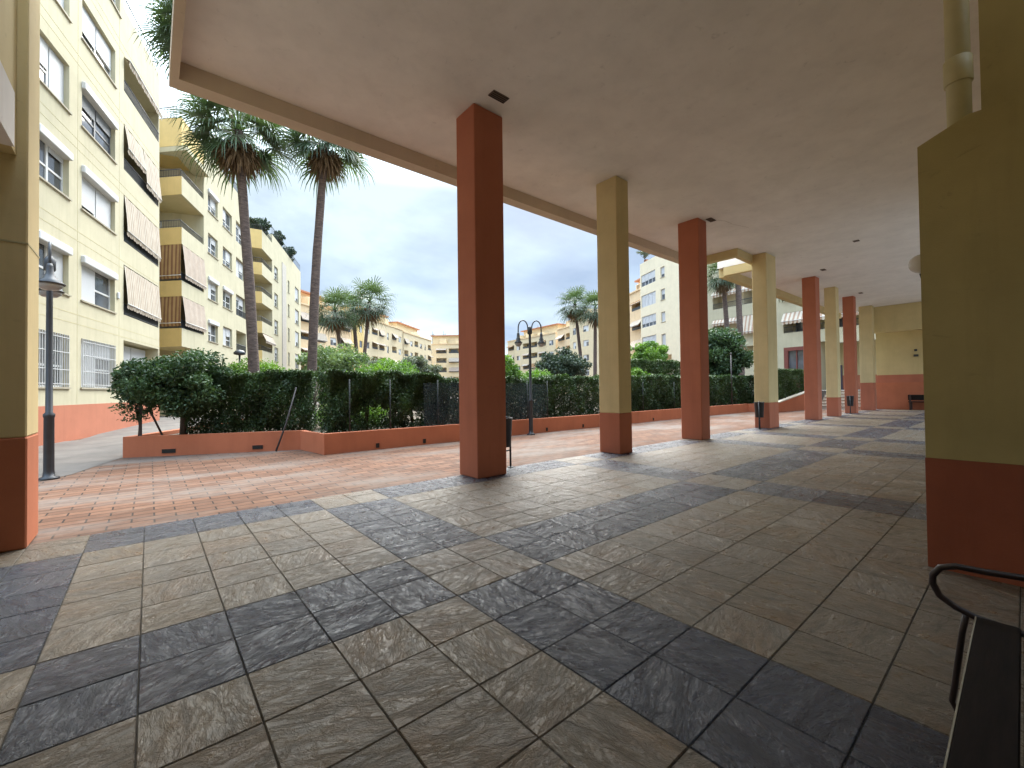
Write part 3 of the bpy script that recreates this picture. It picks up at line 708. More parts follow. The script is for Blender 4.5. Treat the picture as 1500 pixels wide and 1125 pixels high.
# ---- distant ring of blocks
def far_block(pa, pb, h, depth, label, storeys, bay, wallm, kind, pent=False, z_first=1.2, name='distant_block', seed=1):
    rd = random.Random(seed)
    d = np.array(pb)-np.array(pa); L = float(np.hypot(*d)); loc, rz = base_frame(pa, d/L)
    B = thing(name, label, 'building', loc, rz, 'distant apartment blocks round the garden')
    nb = max(1, int(L/bay)); bw = L/nb; sh_ = (h-1.3)/storeys; ops = []; fill = []
    for i in range(nb):
        t = kind[i % len(kind)]
        for k in range(storeys):
            z = .5+k*sh_
            if t == 'w': ops.append((i*bw+bw*.25, i*bw+bw*.75, z+.75, z+2.05, .2)); fill.append(('w',)+ops[-1])
            elif t == 'b': ops.append((i*bw+.35, (i+1)*bw-.35, z+.95, z+2.35, 1.3)); fill.append(('b',)+ops[-1])
            elif t == 's': ops.append((i*bw+bw*.3, i*bw+bw*.6, z+.6, z+2.1, .2)); fill.append(('s',)+ops[-1])
    b = MB(); facade_grid(b, 0, L, -.3, h, ops, 0, 1); shell(b, 0, L, -.3, h, depth); b.build('wall', [wallm, M['inner']], B)
    for t, s0, s1, z0, z1, dd in fill:
        if t in 'ws':
            w = MB(); w.box(s0, s1, .12, .2, z0, z1, 0); n = 2; st = (s1-s0)/n
            for k in range(n):
                f = rd.choice((0, .3, .6, 1)); w.box(s0+k*st+.06, s0+(k+1)*st-.06, .10, .119, z0+.06, z1-.06-(z1-z0-.12)*f if f < 1 else z0+.07, 1)
            w.build('window', [M['white'], M['glass']], B)
        else:
            r = MB(); r.box(s0, s1, .03, .07, z0, z0+.45, 0); r.box(s0+.4, s1-.6, dd-.1, dd-.01, z0, z1-.2, 1); r.build('balcony_front', [M['rail'], M['glass']], B)
            if rd.random() < .6: awning(B, (s0, -.01), (s1, -.01), z1, z1-rd.choice((.4, .9, 1.1)), rd.uniform(.3, .9), rd.choice((M['awn_tan'], M['awn_red'], M['awn_brown'], M['awn_white'])), .15)
    if pent:
        p = MB(); p.box(L*.15, L*.85, depth*.25, depth*.8, h, h+2.8); p.bbox(L*.12, L*.88, depth*.2, depth*.85, h+2.802, h+3.05, 1); p.build('penthouse', [wallm, M['rooftile']], B)
    c = MB(); c.box(-.1, L+.1, -.15, .3, h+.002, h+.22); c.build('cornice', M['roworange'], B)
    for q in range(2 if L < 6 else 4):
        x, y = rd.uniform(.1, .9)*L, rd.uniform(.5, depth*.6); c = MB(); hh = h+.0; c.tube([(x, y, hh), (x, y, hh+rd.uniform(3.5, 5))], .05, 5)
        for e in range(3): c.tube([(x-.5, y, hh+2.8+e*.3), (x+.5, y, hh+2.8+e*.3)], .03, 4)
        c.build('antenna', M['rail'], B)
    for q in range(1 if L < 6 else 3):
        x = rd.uniform(.08, .8)*L; c = MB(); c.bbox(x, x+rd.uniform(1.2, 2.4), 1.2, 3.6, h, h+rd.uniform(1.0, 2.0), 0, .04); c.build('roof_hut', wallm, B)
    return B
far_block((15.0, 66.0), (26.0, 74.7), 14.6, 12, 'orange cream distant block with striped awnings, behind the second palm trunk', 5, 3.4, M['roworange'], 'bbwb', True, seed=3)
far_block((26.2, 75.2), (30.0, 79.2), 15.6, 12, 'narrow ochre end of a distant block behind the pair of far palms', 5, 2.6, M['walltan'], 'nw', seed=4)
far_block((30.0, 79.3), (44.0, 91.5), 15.8, 12, 'long pale distant block receding to the right of the far palms', 5, 3.0, M['rowwall'], 'wbbsb', True, seed=5)
far_block((44.2, 91.4), (58.5, 103.6), 15.4, 12, 'stepped cream distant block left of the nearest red pillar', 5, 3.0, M['rowwall'], 'bwbws', True, seed=6)
far_block((60.0, 111.5), (71.0, 101.5), 15.2, 12, 'distant block closing the garden, its edge cut by the nearest red pillar', 5, 3.3, M['rowwall'], 'wbb', True, seed=7)
far_block((78.5, 94.5), (76.0, 72.6), 15.6, 14, 'low cream distant block behind the double headed lamp post', 5, 3.6, M['rowwall'], 'bwbb', True, seed=8)
far_block((75.0, 71.0), (72.2, 63.3), 16.0, 14, 'stacked orange balconies of a distant block left of the leaning palm', 5, 3.8, M['roworange'], 'b', True, seed=9)
far_block((69.5, 62.0), (64.8, 45.8), 16.5, 14, 'pale stuccoed distant block behind the leaning palm', 5, 3.6, M['rowwall'], 'swnn', seed=10)
far_block((58.2, 40.8), (54.0, 33.2), 16.2, 12, 'orange distant block glimpsed between the second pillar and the pale tower', 5, 3.4, M['roworange'], 'wb', True, seed=12)

# ------------------------------------------------------------------ planter, ramp, terrace, stairs
def wall_run(b, pts, z0, z1, th, mat=0, zb=None):
    """pts: front face polyline; thickness goes to the left of travel"""
    P = [Vector((x, y)) for x, y in pts]; off = []
    for i, p in enumerate(P):
        t = (P[min(i+1, len(P)-1)]-P[max(i-1, 0)]).normalized(); off.append(p+Vector((-t.y, t.x))*th*1.15)
    zt = z1 if isinstance(z1, (list, tuple)) else [z1]*len(P)
    zb = zb or [z0]*len(P)
    for i in range(len(P)-1):
        a, c, d_, e = P[i], P[i+1], off[i+1], off[i]
        b.quad((a.x, a.y, zb[i]), (c.x, c.y, zb[i+1]), (c.x, c.y, zt[i+1]), (a.x, a.y, zt[i]), mat)
        b.quad((a.x, a.y, zt[i]), (c.x, c.y, zt[i+1]), (d_.x, d_.y, zt[i+1]), (e.x, e.y, zt[i]), mat)
        b.quad((e.x, e.y, zt[i]), (d_.x, d_.y, zt[i+1]), (d_.x, d_.y, zb[i+1]), (e.x, e.y, zb[i]), mat)
    for i in (0, len(P)-1):
        a, e = P[i], off[i]; b.quad((a.x, a.y, zb[i]), (a.x, a.y, zt[i]), (e.x, e.y, zt[i]), (e.x, e.y, zb[i]), mat)
pw = thing('planter_wall', 'low terracotta planter wall with drain slots along the hedge', 'wall', (0, 0, 0))
PLW = [(1.2, 16.0), (-2.01, 10.25), (1.23, 8.84), (1.38, 7.50), (7.4, 7.55), (16.6, 7.6), (24.3, 7.6)]
b = MB(); wall_run(b, PLW, -.02, .445, .17); b.build('wall', M['terra'], pw)
dr_y = lambda x: 7.5+(x-1.38)*.0083 if x < 7.4 else 7.55+(x-7.4)*.0054
def drain(x, y, rz, w, h, z=.06):
    q = MB(); R = Matrix.Translation((x, y, z)) @ Matrix.Rotation(rz, 4, 'Z'); q.box(-w/2, w/2, -.012, .02, 0, h, 0, R)
    q.box(-w/2-.012, w/2+.012, -.016, .02, h, h+.012, 1, R); q.build('drain', [M['drain'], M['terrapink']], pw)
ra = math.atan2(8.84-10.25, 1.23+2.01)
for t, w in ((.24, .26), (.74, .22)): drain(-2.01+3.24*t, 10.25-1.41*t, ra, w, .09, .05)
for x in (2.6, 3.85, 6.7, 8.3, 10.1, 12.4, 14.6, 18.0, 20.5): drain(x, dr_y(x), 0.0, .08, .11, .03)
b = MB(); b.add([(-1.7, 10.3, .36), (1.3, 9.0, .36), (1.5, 7.6, .36), (24.3, 7.72, .36), (29, 7.72, .36), (34, 40, .36), (8, 40, .36), (1.35, 16, .36)], [[0, 1, 2, 3, 4, 5, 6, 7]]); struct(b.build('garden_soil', M['soil']))
rw = thing('ramp_wall', 'sloping terracotta ramp wall with pale coping under the trimmed hedge', 'wall', (0, 0, 0))
b = MB(); wall_run(b, [(24.3, 7.6), (24.3, 6.15), (30.0, 5.85)], -.02, [.445, .47, 1.2], .18); b.build('wall', M['terra'], rw)
b = MB(); wall_run(b, [(24.27, 6.12), (30.0, 5.82)], .47, [.53, 1.26], .24, 0, [.474, 1.204]); b.build('coping', M['coping'], rw)
b = MB(); b.prism([(24.5, 6.4), (31, 6.1), (31, 7.8), (24.5, 7.8)], -.02, .4); struct(b.build('ramp_bed', M['soil']))
b = MB(); b.box(31.8, 60, 3.6, 14, -.02, 1.1); b.box(40, 60, 14, 26, -.02, .9); struct(b.build('terrace', M['conc']))
st = thing('stairs', 'pale concrete stairs climbing behind the far pillars', 'stairs', (0, 0, 0))
b = MB()
for k in range(6): b.box(29.9+k*.32, 31.795, 3.7, 5.7, k*.183 if k else -.01, (k+1)*.183-.003, 0)
b.build('steps', M['step'], st)
b = MB()
for k in range(6): b.box(29.88+k*.32, 29.899+k*.32, 3.7, 5.7, (k+1)*.183-.05, (k+1)*.183-.003)
b.build('nosing', M['ventm'], st)

# ------------------------------------------------------------------ foliage
def leaf_object(name, C, size, mat, parent=None, aspect=.38, up=.35, tone=None, seed=0):
    r = np.random.default_rng(seed); n = len(C)
    a = r.normal(size=(n, 3)); a[:, 2] += up; a /= np.linalg.norm(a, axis=1)[:, None]
    q = r.normal(size=(n, 3)); w = np.cross(a, q); w /= np.linalg.norm(w, axis=1)[:, None]
    nrm = np.cross(a, w)
    L = size*r.uniform(.6, 1.35, n)[:, None]; W = L*aspect*.5
    V = np.empty((n, 4, 3)); V[:, 0] = C-a*L*.5; V[:, 1] = C+w*W+nrm*L*.06; V[:, 2] = C+a*L*.5; V[:, 3] = C-w*W+nrm*L*.06
    me = bpy.data.meshes.new(name); me.vertices.add(n*4); me.vertices.foreach_set('co', V.ravel())
    me.loops.add(n*4); me.loops.foreach_set('vertex_index', np.arange(n*4)); me.polygons.add(n)
    me.polygons.foreach_set('loop_start', np.arange(n)*4); me.polygons.foreach_set('loop_total', np.full(n, 4))
    me.update(); me.materials.append(mat)
    at = me.attributes.new('tone', 'FLOAT', 'FACE'); t = r.random(n) if tone is None else np.clip(tone+r.normal(0, .18, n), 0, 1); at.data.foreach_set('value', t.astype(np.float32))
    o = bpy.data.objects.new(name, me); COL.objects.link(o)
    if parent is not None: o.parent = parent
    return o
def clumps(r, n, centers, radii, shell_=.75):
    k = r.integers(0, len(centers), n); d = r.normal(size=(n, 3)); d /= np.linalg.norm(d, axis=1)[:, None]
    rad = radii[k]*(shell_+(1-shell_)*r.random(n)**.5)[:, None] if False else radii[k]*(r.random(n)**.45)[:, None]
    return centers[k]+d*rad, k
def hedge_run(name, label, path, width, z0, top, n, leaf, mat, seed, waves=.12, holes=(), cat='hedge', stems=True, thin_bottom=.0, group='hedges along the planter'):
    r = np.random.default_rng(seed); P = np.array(path, float)
    seg = np.hypot(*(P[1:]-P[:-1]).T); cum = np.r_[0, np.cumsum(seg)]
    H_ = thing(name, label, cat, (0, 0, 0), 0, group)
    t = r.random(n*2)*cum[-1]; i = np.clip(np.searchsorted(cum, t)-1, 0, len(seg)-1); f = (t-cum[i])/seg[i]
    base = P[i]+(P[i+1]-P[i])*f[:, None]; dn = (P[i+1]-P[i])/seg[i][:, None]; nn = np.c_[-dn[:, 1], dn[:, 0]]
    topz = np.interp(t, np.linspace(0, cum[-1], len(top)), top)
    topz = topz+waves*(np.sin(t*2.1+seed)*.5+np.sin(t*5.3+seed*2)*.35+np.sin(t*11.7)*.2)
    h = r.random(len(t)); s = r.random(len(t))
    edge = r.random(len(t)) < .6
    s = np.where(edge, np.where(r.random(len(t)) < .65, r.random(len(t))**2*.25, 1-r.random(len(t))**2*.25), s)
    htop = r.random(len(t)) < .22; h = np.where(htop, 1-r.random(len(t))**2*.12, h)
    bulge = .10*np.sin(t*3.3+h*5+seed)+.08*np.sin(t*8.1-h*9)
    off = (s-.0)*width+bulge*(1-s)
    z = z0+h*(topz-z0)+r.normal(0, .03, len(t))
    keep = r.random(len(t)) < np.where(h < thin_bottom, .35+.5*h/max(thin_bottom, .01), 1)
    for (a, c, e, g) in holes:   # rough holes (along t, z)
        q = ((t-a)/c)**2+((z-e)/g)**2; keep &= ~((q < 1+.5*np.sin(t*23+z*17)) & (r.random(len(t)) < .93))
    C = np.c_[base+nn*off[:, None], z][keep][:n]
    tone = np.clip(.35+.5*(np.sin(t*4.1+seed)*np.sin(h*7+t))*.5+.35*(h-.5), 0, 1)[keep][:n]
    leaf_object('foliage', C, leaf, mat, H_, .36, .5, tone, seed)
    if stems:
        b = MB(); m = int(cum[-1]/.55)
        for k in range(m):
            tt = (k+.5+r.uniform(-.3, .3))*cum[-1]/m; j = min(np.searchsorted(cum, tt)-1, len(seg)-1); j = max(j, 0); ff = (tt-cum[j])/seg[j]
            p = P[j]+(P[j+1]-P[j])*ff; q = np.array([-(P[j+1]-P[j])[1], (P[j+1]-P[j])[0]])/seg[j]; p = p+q*width*r.uniform(.35, .65)
            zt = np.interp(tt, np.linspace(0, cum[-1], len(top)), top)
            for w in range(r.integers(1, 4)):
                ex = r.uniform(-.4, .4, 2); b = MB(); b.tube([(p[0], p[1], z0), (p[0]+ex[0]*.3, p[1]+ex[1]*.2, z0+(zt-z0)*.4), (p[0]+ex[0], p[1]+ex[1]*.4, z0+(zt-z0)*.85)], [.03, .022, .008], 6); b.build('stem', M['bark'], H_)
    return H_
hedge_run('hedge', 'dark feathery hedge behind the set back left part of the planter wall', [(-.9, 10.15), (1.55, 9.05)], .95, .36, [1.78, 1.88, 1.86], 46000, .075, M['lf_hedge'], 21, .09, thin_bottom=.08)
hedge_run('hedge', 'dark hedge with see-through gaps, from the wall corner to the nearest red pillar', [(1.62, 7.95), (4.9, 7.95)], .85, .36, [1.84, 1.86, 1.76, 1.72], 56000, .075, M['lf_hedge'], 22, .11, holes=[(1.25, .42, .78, .26), (2.35, .3, .70, .2), (.55, .16, .66, .12)], thin_bottom=.1)
hedge_run('hedge', 'hedge growing behind the dark netting, right of the nearest red pillar', [(4.95, 8.05), (11.6, 8.05)], .9, .36, [1.72, 1.72, 1.78, 1.84], 46000, .09, M['lf_hedge'], 23, .11)
hedge_run('hedge', 'long hedge between the second and third pillars', [(11.7, 8.0), (18.4, 8.0)], .9, .36, [1.85, 1.9, 1.92], 30000, .11, M['lf_hedge'], 24, .08)
hedge_run('hedge', 'clipped dark hedge under the round tree, left of the broad cream pillar', [(18.6, 8.0), (27.6, 8.0)], 1.0, .36, [1.95, 2.0, 2.0], 30000, .13, M['lf_hedge'], 25, .04, stems=False)
hedge_run('hedge', 'tall squared hedge block behind the lower hedge, below the pale tower', [(16.2, 9.6), (21.5, 9.6)], 1.2, .36, [2.75, 2.8, 2.8], 26000, .13, M['lf_trim'], 26, .03, stems=False)
hedge_run('hedge', 'neatly trimmed green hedge on top of the ramp wall', [(25.2, 6.45), (30.2, 6.2)], 1.2, .4, [2.35, 2.38, 2.36], 26000, .11, M['lf_trim'], 27, .02, stems=False)

def tree(name, label, cat, base, trunk_h, centre, rad, n, leaf, mat, seed, ncl=40, tr=.07, group=None, clr=.28, aspect=.45):
    r = np.random.default_rng(seed); t = thing(name, label, cat, base, 0, group)
    d = r.normal(size=(ncl, 3)); d /= np.linalg.norm(d, axis=1)[:, None]
    C = np.array(centre)+d*np.array(rad)*(r.random(ncl)**.4)[:, None]*.86
    sz = np.array(rad).mean()*clr*r.uniform(.65, 1.4, ncl); R = np.repeat(sz[:, None], 3, 1)*np.array([1.1, 1.1, .8])
    pts, k = clumps(r, n, C, R)
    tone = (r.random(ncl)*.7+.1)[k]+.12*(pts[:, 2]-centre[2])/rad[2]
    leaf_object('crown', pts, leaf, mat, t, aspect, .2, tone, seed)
    b = MB(); b.tube([(0, 0, 0), (centre[0]*.3+.03, centre[1]*.3, trunk_h*.6), (centre[0]*.7, centre[1]*.7, max(trunk_h, centre[2]-rad[2]*.3))], [tr, tr*.8, tr*.5], 8)
    for j in range(0, ncl, 2):
        s = np.array([centre[0]*.5, centre[1]*.5, trunk_h*.85]); e = C[j]; m = (s+e)/2+r.normal(0, .06, 3)*rad[0]
        b.tube([tuple(s), tuple(m), tuple(e)], [tr*.45, tr*.3, tr*.1], 5)
    b.build('trunk', M['bark'], t); return t
# left bush overhanging the planter corner
lb = tree('bush', 'big leafy bush overhanging the left end of the planter wall', 'bush', (-.95, 10.25, .36), .75, (-.1, -.1, 1.25), (1.25, .8, .78), 30000, .085, M['lf_bush'], 31, 60, .085, clr=.30)
tree('bush', 'thin sprays of small leaves hanging past the planter end post', 'bush', (-1.75, 10.35, .36), .5, (-.05, 0, .95), (.42, .4, .62), 1500, .075, M['lf_bush'], 32, 22, .02, clr=.35)
tree('shrub', 'rounded light green shrub at the foot of the second palm trunk', 'shrub', (6.9, 24.0, .3), 1.0, (0, 0, 2.3), (2.3, 2.0, 2.0), 20000, .17, M['lf_lime'], 33, 70, .1)
tree('shrub', 'bright yellow green shrub above the hedge, left of the nearest red pillar', 'shrub', (6.5, 16.4, .3), .8, (0, 0, 1.5), (2.0, 1.3, 1.05), 16000, .12, M['lf_bright'], 34, 50, .06)
tree('shrub', 'second bright green shrub rising behind the gap in the hedge', 'shrub', (4.6, 13.0, .3), .5, (0, 0, 1.05), (1.9, 1.0, .9), 12000, .11, M['lf_bright'], 44, 40, .05)
tree('shrub', 'bright green bush seen through the holes under the hedge', 'shrub', (2.9, 10.2, .3), .3, (0, 0, .45), (1.6, .7, .5), 7000, .09, M['lf_bright'], 45, 30, .04)
tree('shrub', 'low green shrub showing above the left hedge between the palm trunks', 'shrub', (1.5, 14.5, .3), .6, (0, 0, 1.4), (2.0, 1.2, .75), 12000, .10, M['lf_bright'], 35, 40, .05)
tree('shrub', 'dusty grey green shrub left of the nearest red pillar', 'shrub', (15.0, 28.6, .3), 1.4, (0, 0, 2.7), (2.2, 1.8, 1.5), 12000, .2, M['lf_grey'], 36, 50, .08)
tree('shrub', 'grey flowering shrub behind the far palm trunks', 'shrub', (11.2, 27.0, .3), 1.2, (0, 0, 2.1), (2.2, 1.6, 1.4), 12000, .18, M['lf_grey'], 46, 50, .07)
tree('tree', 'slender feathery green tree just right of the nearest red pillar', 'tree', (12.2, 14.4, .3), 1.2, (0, 0, 1.9), (.9, .9, 1.5), 9000, .13, M['lf_bright'], 37, 36, .06)
tree('shrub', 'low green shrubs under the double headed lamp post', 'shrub', (14.0, 14.0, .3), .8, (0, 0, 1.3), (1.9, 1.2, .8), 9000, .12, M['lf_bright'], 47, 36, .05)
tree('tree', 'dark round headed tree in front of the leaning palm', 'tree', (31.6, 28.6, .2), 2.0, (0, 0, 3.7), (3.3, 2.6, 1.7), 16000, .26, M['lf_dark'], 38, 70, .16)
tree('tree', 'bright leafy tree partly behind the second pillar', 'tree', (18.2, 11.9, .3), 1.2, (0, 0, 2.5), (1.0, 1.0, 1.35), 14000, .14, M['lf_bright'], 39, 40, .07)
tree('shrub', 'bright green bush spilling over the hedge right of the second pillar', 'shrub', (15.6, 9.2, .3), .6, (0, 0, 1.5), (1.5, .5, .62), 10000, .12, M['lf_bright'], 40, 36, .05)
tree('tree', 'glossy round topped tree standing left of the broad cream pillar', 'tree', (26.0, 9.9, .3), 1.6, (0, -.1, 3.1), (1.75, 1.6, 1.95), 26000, .19, M['lf_bush'], 41, 70, .09)
tree('tree', 'small green tree top at the left edge of the third pillar', 'tree', (24.0, 13.5, .3), 1.6, (0, 0, 3.2), (1.4, 1.3, 1.2), 9000, .17, M['lf_bright'], 42, 36, .08)
tree('pot_plant', 'spiky dark plant on the terrace parapet right of the broad cream pillar', 'plant', (40.15, 10.4, 8.72), .1, (0, 0, .5), (.35, 1.1, .45), 900, .34, M['lf_dark'], 43, 16, .03, aspect=.2)
tree('pot_plant', 'sparse little tree on the roof of the pale tower', 'plant', (49.3, 30.0, 18.3), .6, (0, 0, 1.5), (1.3, 1.3, .8), 900, .3, M['lf_grey'], 48, 20, .06, aspect=.25)
r3 = np.random.default_rng(77)
for k, (s, lab) in enumerate(((1.5, 'green potted shrub on the roof terrace corner of the third left block'), (7.5, 'green climber on the roof terrace behind the palm trunk, third left block'), (13.0, 'green climber at the far end of the third left block roof'))):
    p = (P3[0]+d3[0]*s-(-d3[1])*-.7, P3[1]+d3[1]*s+.0, 16.4 if k == 0 else 17.2)
    tree('roof_shrub', lab, 'plant', p, .3, (0, 0, .75), (1.2, 1.8, .65), 2500, .26, M['lf_dark'], 80+k, 24, .05, 'roof terrace plants')

# ------------------------------------------------------------------ palms
def palm_mesh(name, R, nfr, seed, leaves=26, droop=.75, width=.026, el=(78, -48), petf=.55):
    r = random.Random(seed); V = []; Fc = []; tn = []
    def strip(pts, ws, side, t):
        o = len(V)
        for p, w in zip(pts, ws): V.append(tuple(p-side*w)); V.append(tuple(p+side*w))
        for i in range(len(pts)-1): Fc.append([o+2*i, o+2*i+1, o+2*i+3, o+2*i+2]); tn.append(t)
    for k in range(nfr):
        q = (k+.5)/nfr; az = k*2.39996+r.uniform(-.25, .25); e = math.radians(el[0]+(el[1]-el[0])*q**.85+r.uniform(-9, 9))
        d = Vector((math.cos(az)*math.cos(e), math.sin(az)*math.cos(e), math.sin(e))); side = Vector((-math.sin(az), math.cos(az), 0))
        up = side.cross(d)*-1 if side.cross(d).z < 0 else side.cross(d)
        L = R*r.uniform(.85, 1.1); pl = L*petf; t = min(1, max(0, .85-.8*q+r.uniform(-.2, .2)))
        hub = d*pl+Vector((0, 0, -.10*pl*math.cos(e)))
        strip([Vector((0, 0, 0)), d*pl*.5+Vector((0, 0, .02)), hub], [.03*R/1.6, .022*R/1.6, .016*R/1.6], side, t*.6)
        dd = (d+Vector((0, 0, -.18*math.cos(e)))).normalized(); uu = side.cross(dd).normalized()
        bl = L*(1-petf*.75)
        for j in range(leaves):
            a = math.radians(-128+256*j/(leaves-1)+r.uniform(-3, 3)); ld = (dd*math.cos(a)+side*math.sin(a)).normalized()
            fold = uu*(.22*abs(math.sin(a))*(1 if uu.z > 0 else -1)); ld = (ld+fold*.6).normalized()
            ll = bl*(1-.35*abs(a)/2.3)*r.uniform(.88, 1.1); s2 = ld.cross(uu).normalized()
            dr = droop*r.uniform(.7, 1.3)
            p1 = hub+ld*ll*.5; p2 = hub+ld*ll*.78+Vector((0, 0, -ll*.10*dr)); p3 = hub+ld*ll*.92+Vector((0, 0, -ll*.36*dr))
            w = width*R/1.6
            strip([hub+ld*ll*.02, p1, p2, p3], [w*.5, w, w*.62, w*.1], s2, t)
    me = bpy.data.meshes.new(name); me.from_pydata([tuple(v) for v in V], [], Fc)
    at = me.attributes.new('tone', 'FLOAT', 'FACE'); at.data.foreach_set('value', tn); me.update(); return me
def palm(label, base, top, R, tr, seed, nfr=52, mat='palm', skirt=70, bend=(0, 0), leaves=26, droop=.75, group='fan palms in the garden', skl=1.0, via=None, el=(78, -48)):
    t = thing('fan_palm', label, 'palm', base, 0, group); b0 = Vector(base); e = Vector(top)-b0
    n = 14; path = []; rs = []
    for i in range(n+1):
        f = i/n; k = 4*f*(1-f); path.append((e.x*f+bend[0]*k, e.y*f+bend[1]*k, e.z*f)); rs.append(tr*(1.25-.35*f+.25*max(0, .08-f)/.08)*(1+.03*math.sin(i*2.3+seed)))
    if via:
        ctl = [Vector((0, 0, 0))]+[Vector(q)-b0 for q in via]+[e]; path = []
        for i in range(n+1):
            f = i/n*(len(ctl)-1); j = min(int(f), len(ctl)-2); g = f-j
            p0, p1, p2, p3 = ctl[max(j-1, 0)], ctl[j], ctl[j+1], ctl[min(j+2, len(ctl)-1)]
            path.append(tuple(.5*((2*p1)+(p2-p0)*g+(2*p0-5*p1+4*p2-p3)*g*g+(3*p1-p0-3*p2+p3)*g**3)))
    b = MB(); b.tube(path, rs, 14); b.build('trunk', M['trunk'], t)
    me = palm_mesh('crown', R, nfr, seed, leaves, droop, el=el); me.materials.append(M[mat]); o = bpy.data.objects.new('crown', me); COL.objects.link(o); o.parent = t; o.location = e
    me = palm_mesh('dry_skirt', R*.62*skl, skirt, seed+50, 12, .9, .04, (-42, -84), .35); me.materials.append(M['palmdry']); o = bpy.data.objects.new('dry_skirt', me); COL.objects.link(o); o.parent = t; o.location = e-Vector((0, 0, .18*R))
    return t
A = lambda px, py, D: tuple(float(v) for v in ray_at(px, py, D))
def gz(p, z=.3): return (p[0], p[1], z)
palm('tall fan palm, nearer of the two left trunks, its whole shaggy crown in view', gz(A(376, 545, 13)), A(350, 192, 13), 1.62, .125, 3, 44, skirt=60, via=[A(366, 430, 13), A(358, 320, 13)], leaves=26, droop=1.05, el=(80, -43))
palm('second tall fan palm, its crown half hidden by the arcade ceiling edge', gz(A(454, 540, 14)), A(477, 205, 14), 1.5, .122, 4, 42, skirt=54, via=[A(461, 430, 14), A(468, 320, 14)], leaves=26, droop=1.05, el=(80, -43))
palm('high fan palm whose fronds hang at the top left beside the ceiling corner', gz(A(375, 545, 15.5)), A(292, 45, 14.6), 1.7, .10, 5, 44, skirt=26, leaves=26, droop=1.0, via=[A(365, 430, 15.3), A(357, 320, 15.2), A(350, 230, 15.0), A(334, 150, 14.8)])
fp = dict(mat='palmfar', nfr=44, leaves=16, skirt=26)
palm('left palm of the distant pair, dense crown above an orange block', gz(A(511, 545, 48), .2), A(490, 455, 48), 3.1, .22, 6, **fp)
palm('distant palm whose crown merges with its left neighbour', gz(A(528, 545, 52), .2), A(517, 452, 52), 3.0, .22, 7, **fp)
palm('distant palm with thin dark trunk and open crown, right of the pair', gz(A(527, 545, 45), .2), A(541, 443, 45), 2.9, .17, 8, **fp)
palm('leaning distant palm left of the second pillar', gz(A(857, 548, 55), .2), A(842, 446, 55), 2.8, .2, 9, **fp)
palm('distant palm half hidden behind the second pillar', gz(A(871, 548, 52), .2), A(872, 452, 52), 2.7, .2, 10, **fp)
palm('palm with yellowing crown beside the balconies, left of the broad cream pillar', gz(A(1072, 550, 33), .3), A(1059, 402, 33), 1.75, .17, 12, mat='palmfar', nfr=44, leaves=18, skirt=50)
palm('dark palm trunk rising out of view beside the broad cream pillar', gz(A(1087, 550, 32), .3), A(1078, 330, 32), 1.8, .19, 13, mat='palmfar', nfr=40, leaves=16, skirt=20)

# ------------------------------------------------------------------ fence, netting, posts, stake
nf = thing('net_fence', 'wire fence with dark blue netting before the hedge around the nearest red pillar', 'fence', (0, 0, .445))
def netpanel(x0, x1, z1, seed):
    b = MB(); n = int((x1-x0)/.25)+1; r = random.Random(seed)
    for i in range(n):
        a, c = x0+(x1-x0)*i/n, x0+(x1-x0)*(i+1)/n
        wob = lambda x, z: 7.70+(x-4)*.006+.025*math.sin(x*3.1+z*2)
        for (q0, q1) in ((-.08, .3), (.3, .65), (.65, 1.0)):
            z_ = lambda x, q: q*(z1-.02*abs(math.sin(x*2.0)))
            b.add([(a, wob(a, q0), z_(a, q0)), (c, wob(c, q0), z_(c, q0)), (c, wob(c, q1), z_(c, q1)), (a, wob(a, q1), z_(a, q1))], [[0, 1, 2, 3]], 0, smooth=True)
    b.build('netting', M['net'], nf)
netpanel(3.95, 7.6, 1.15, 1); netpanel(7.6, 8.5, 1.12, 2)
for x in (2.0, 3.0, 4.35, 5.8, 7.6, 8.5, 11.6, 14.1, 16.6, 19.2):
    b = MB(); b.tube([(x, 7.68+(x-4)*.006, -.1), (x, 7.68+(x-4)*.006, 1.22)], .016, 8); b.build('post', M['post'], nf)
ps = thing('bush_post', 'dark square post with a slanting brace at the left end of the planter', 'post', (-1.72, 10.33, .36))
b = MB(); b.box(-.03, .03, -.03, .03, 0, 1.35); b.build('post', M['stake'], ps)
b = MB(); b.tube([(.40, -.12, .02), (.18, -.06, .6), (.03, -.02, 1.15)], .022, 6); b.build('brace', M['stake'], ps)
sk = thing('leaning_stake', 'thin dark stake leaning against the planter wall and hedge', 'stake', (0, 0, 0))
b = MB(); b.tube([(.70, 8.86, 0), (.93, 8.92, .62), (1.18, 9.0, 1.50)], [.022, .02, .016], 7); b.build('shaft', M['stake'], sk)

rl = np.random.default_rng(5); n = 90
lx = rl.uniform(-2.5, 14, n); ly = np.where(rl.random(n) < .75, 7.3-rl.random(n)**2*1.6, rl.uniform(-1.5, 7, n)); ly = np.where(lx < 1.3, ly+1.2-(lx+2)*.25, ly)
lz = np.where(ly < EDGE, .004, -.008)
o = leaf_object('leaf_litter', np.c_[lx, ly, lz+.004], .05, M['palmdry'], None, .55, .0, None, 9); o['kind'] = 'stuff'
V = np.empty(len(o.data.vertices)*3); o.data.vertices.foreach_get('co', V); V = V.reshape(-1, 4, 3)
V[:, :, 2] = (lz+.004)[:, None]+(V[:, :, 2]-(lz+.004)[:, None])*.18; o.data.vertices.foreach_set('co', V.ravel())

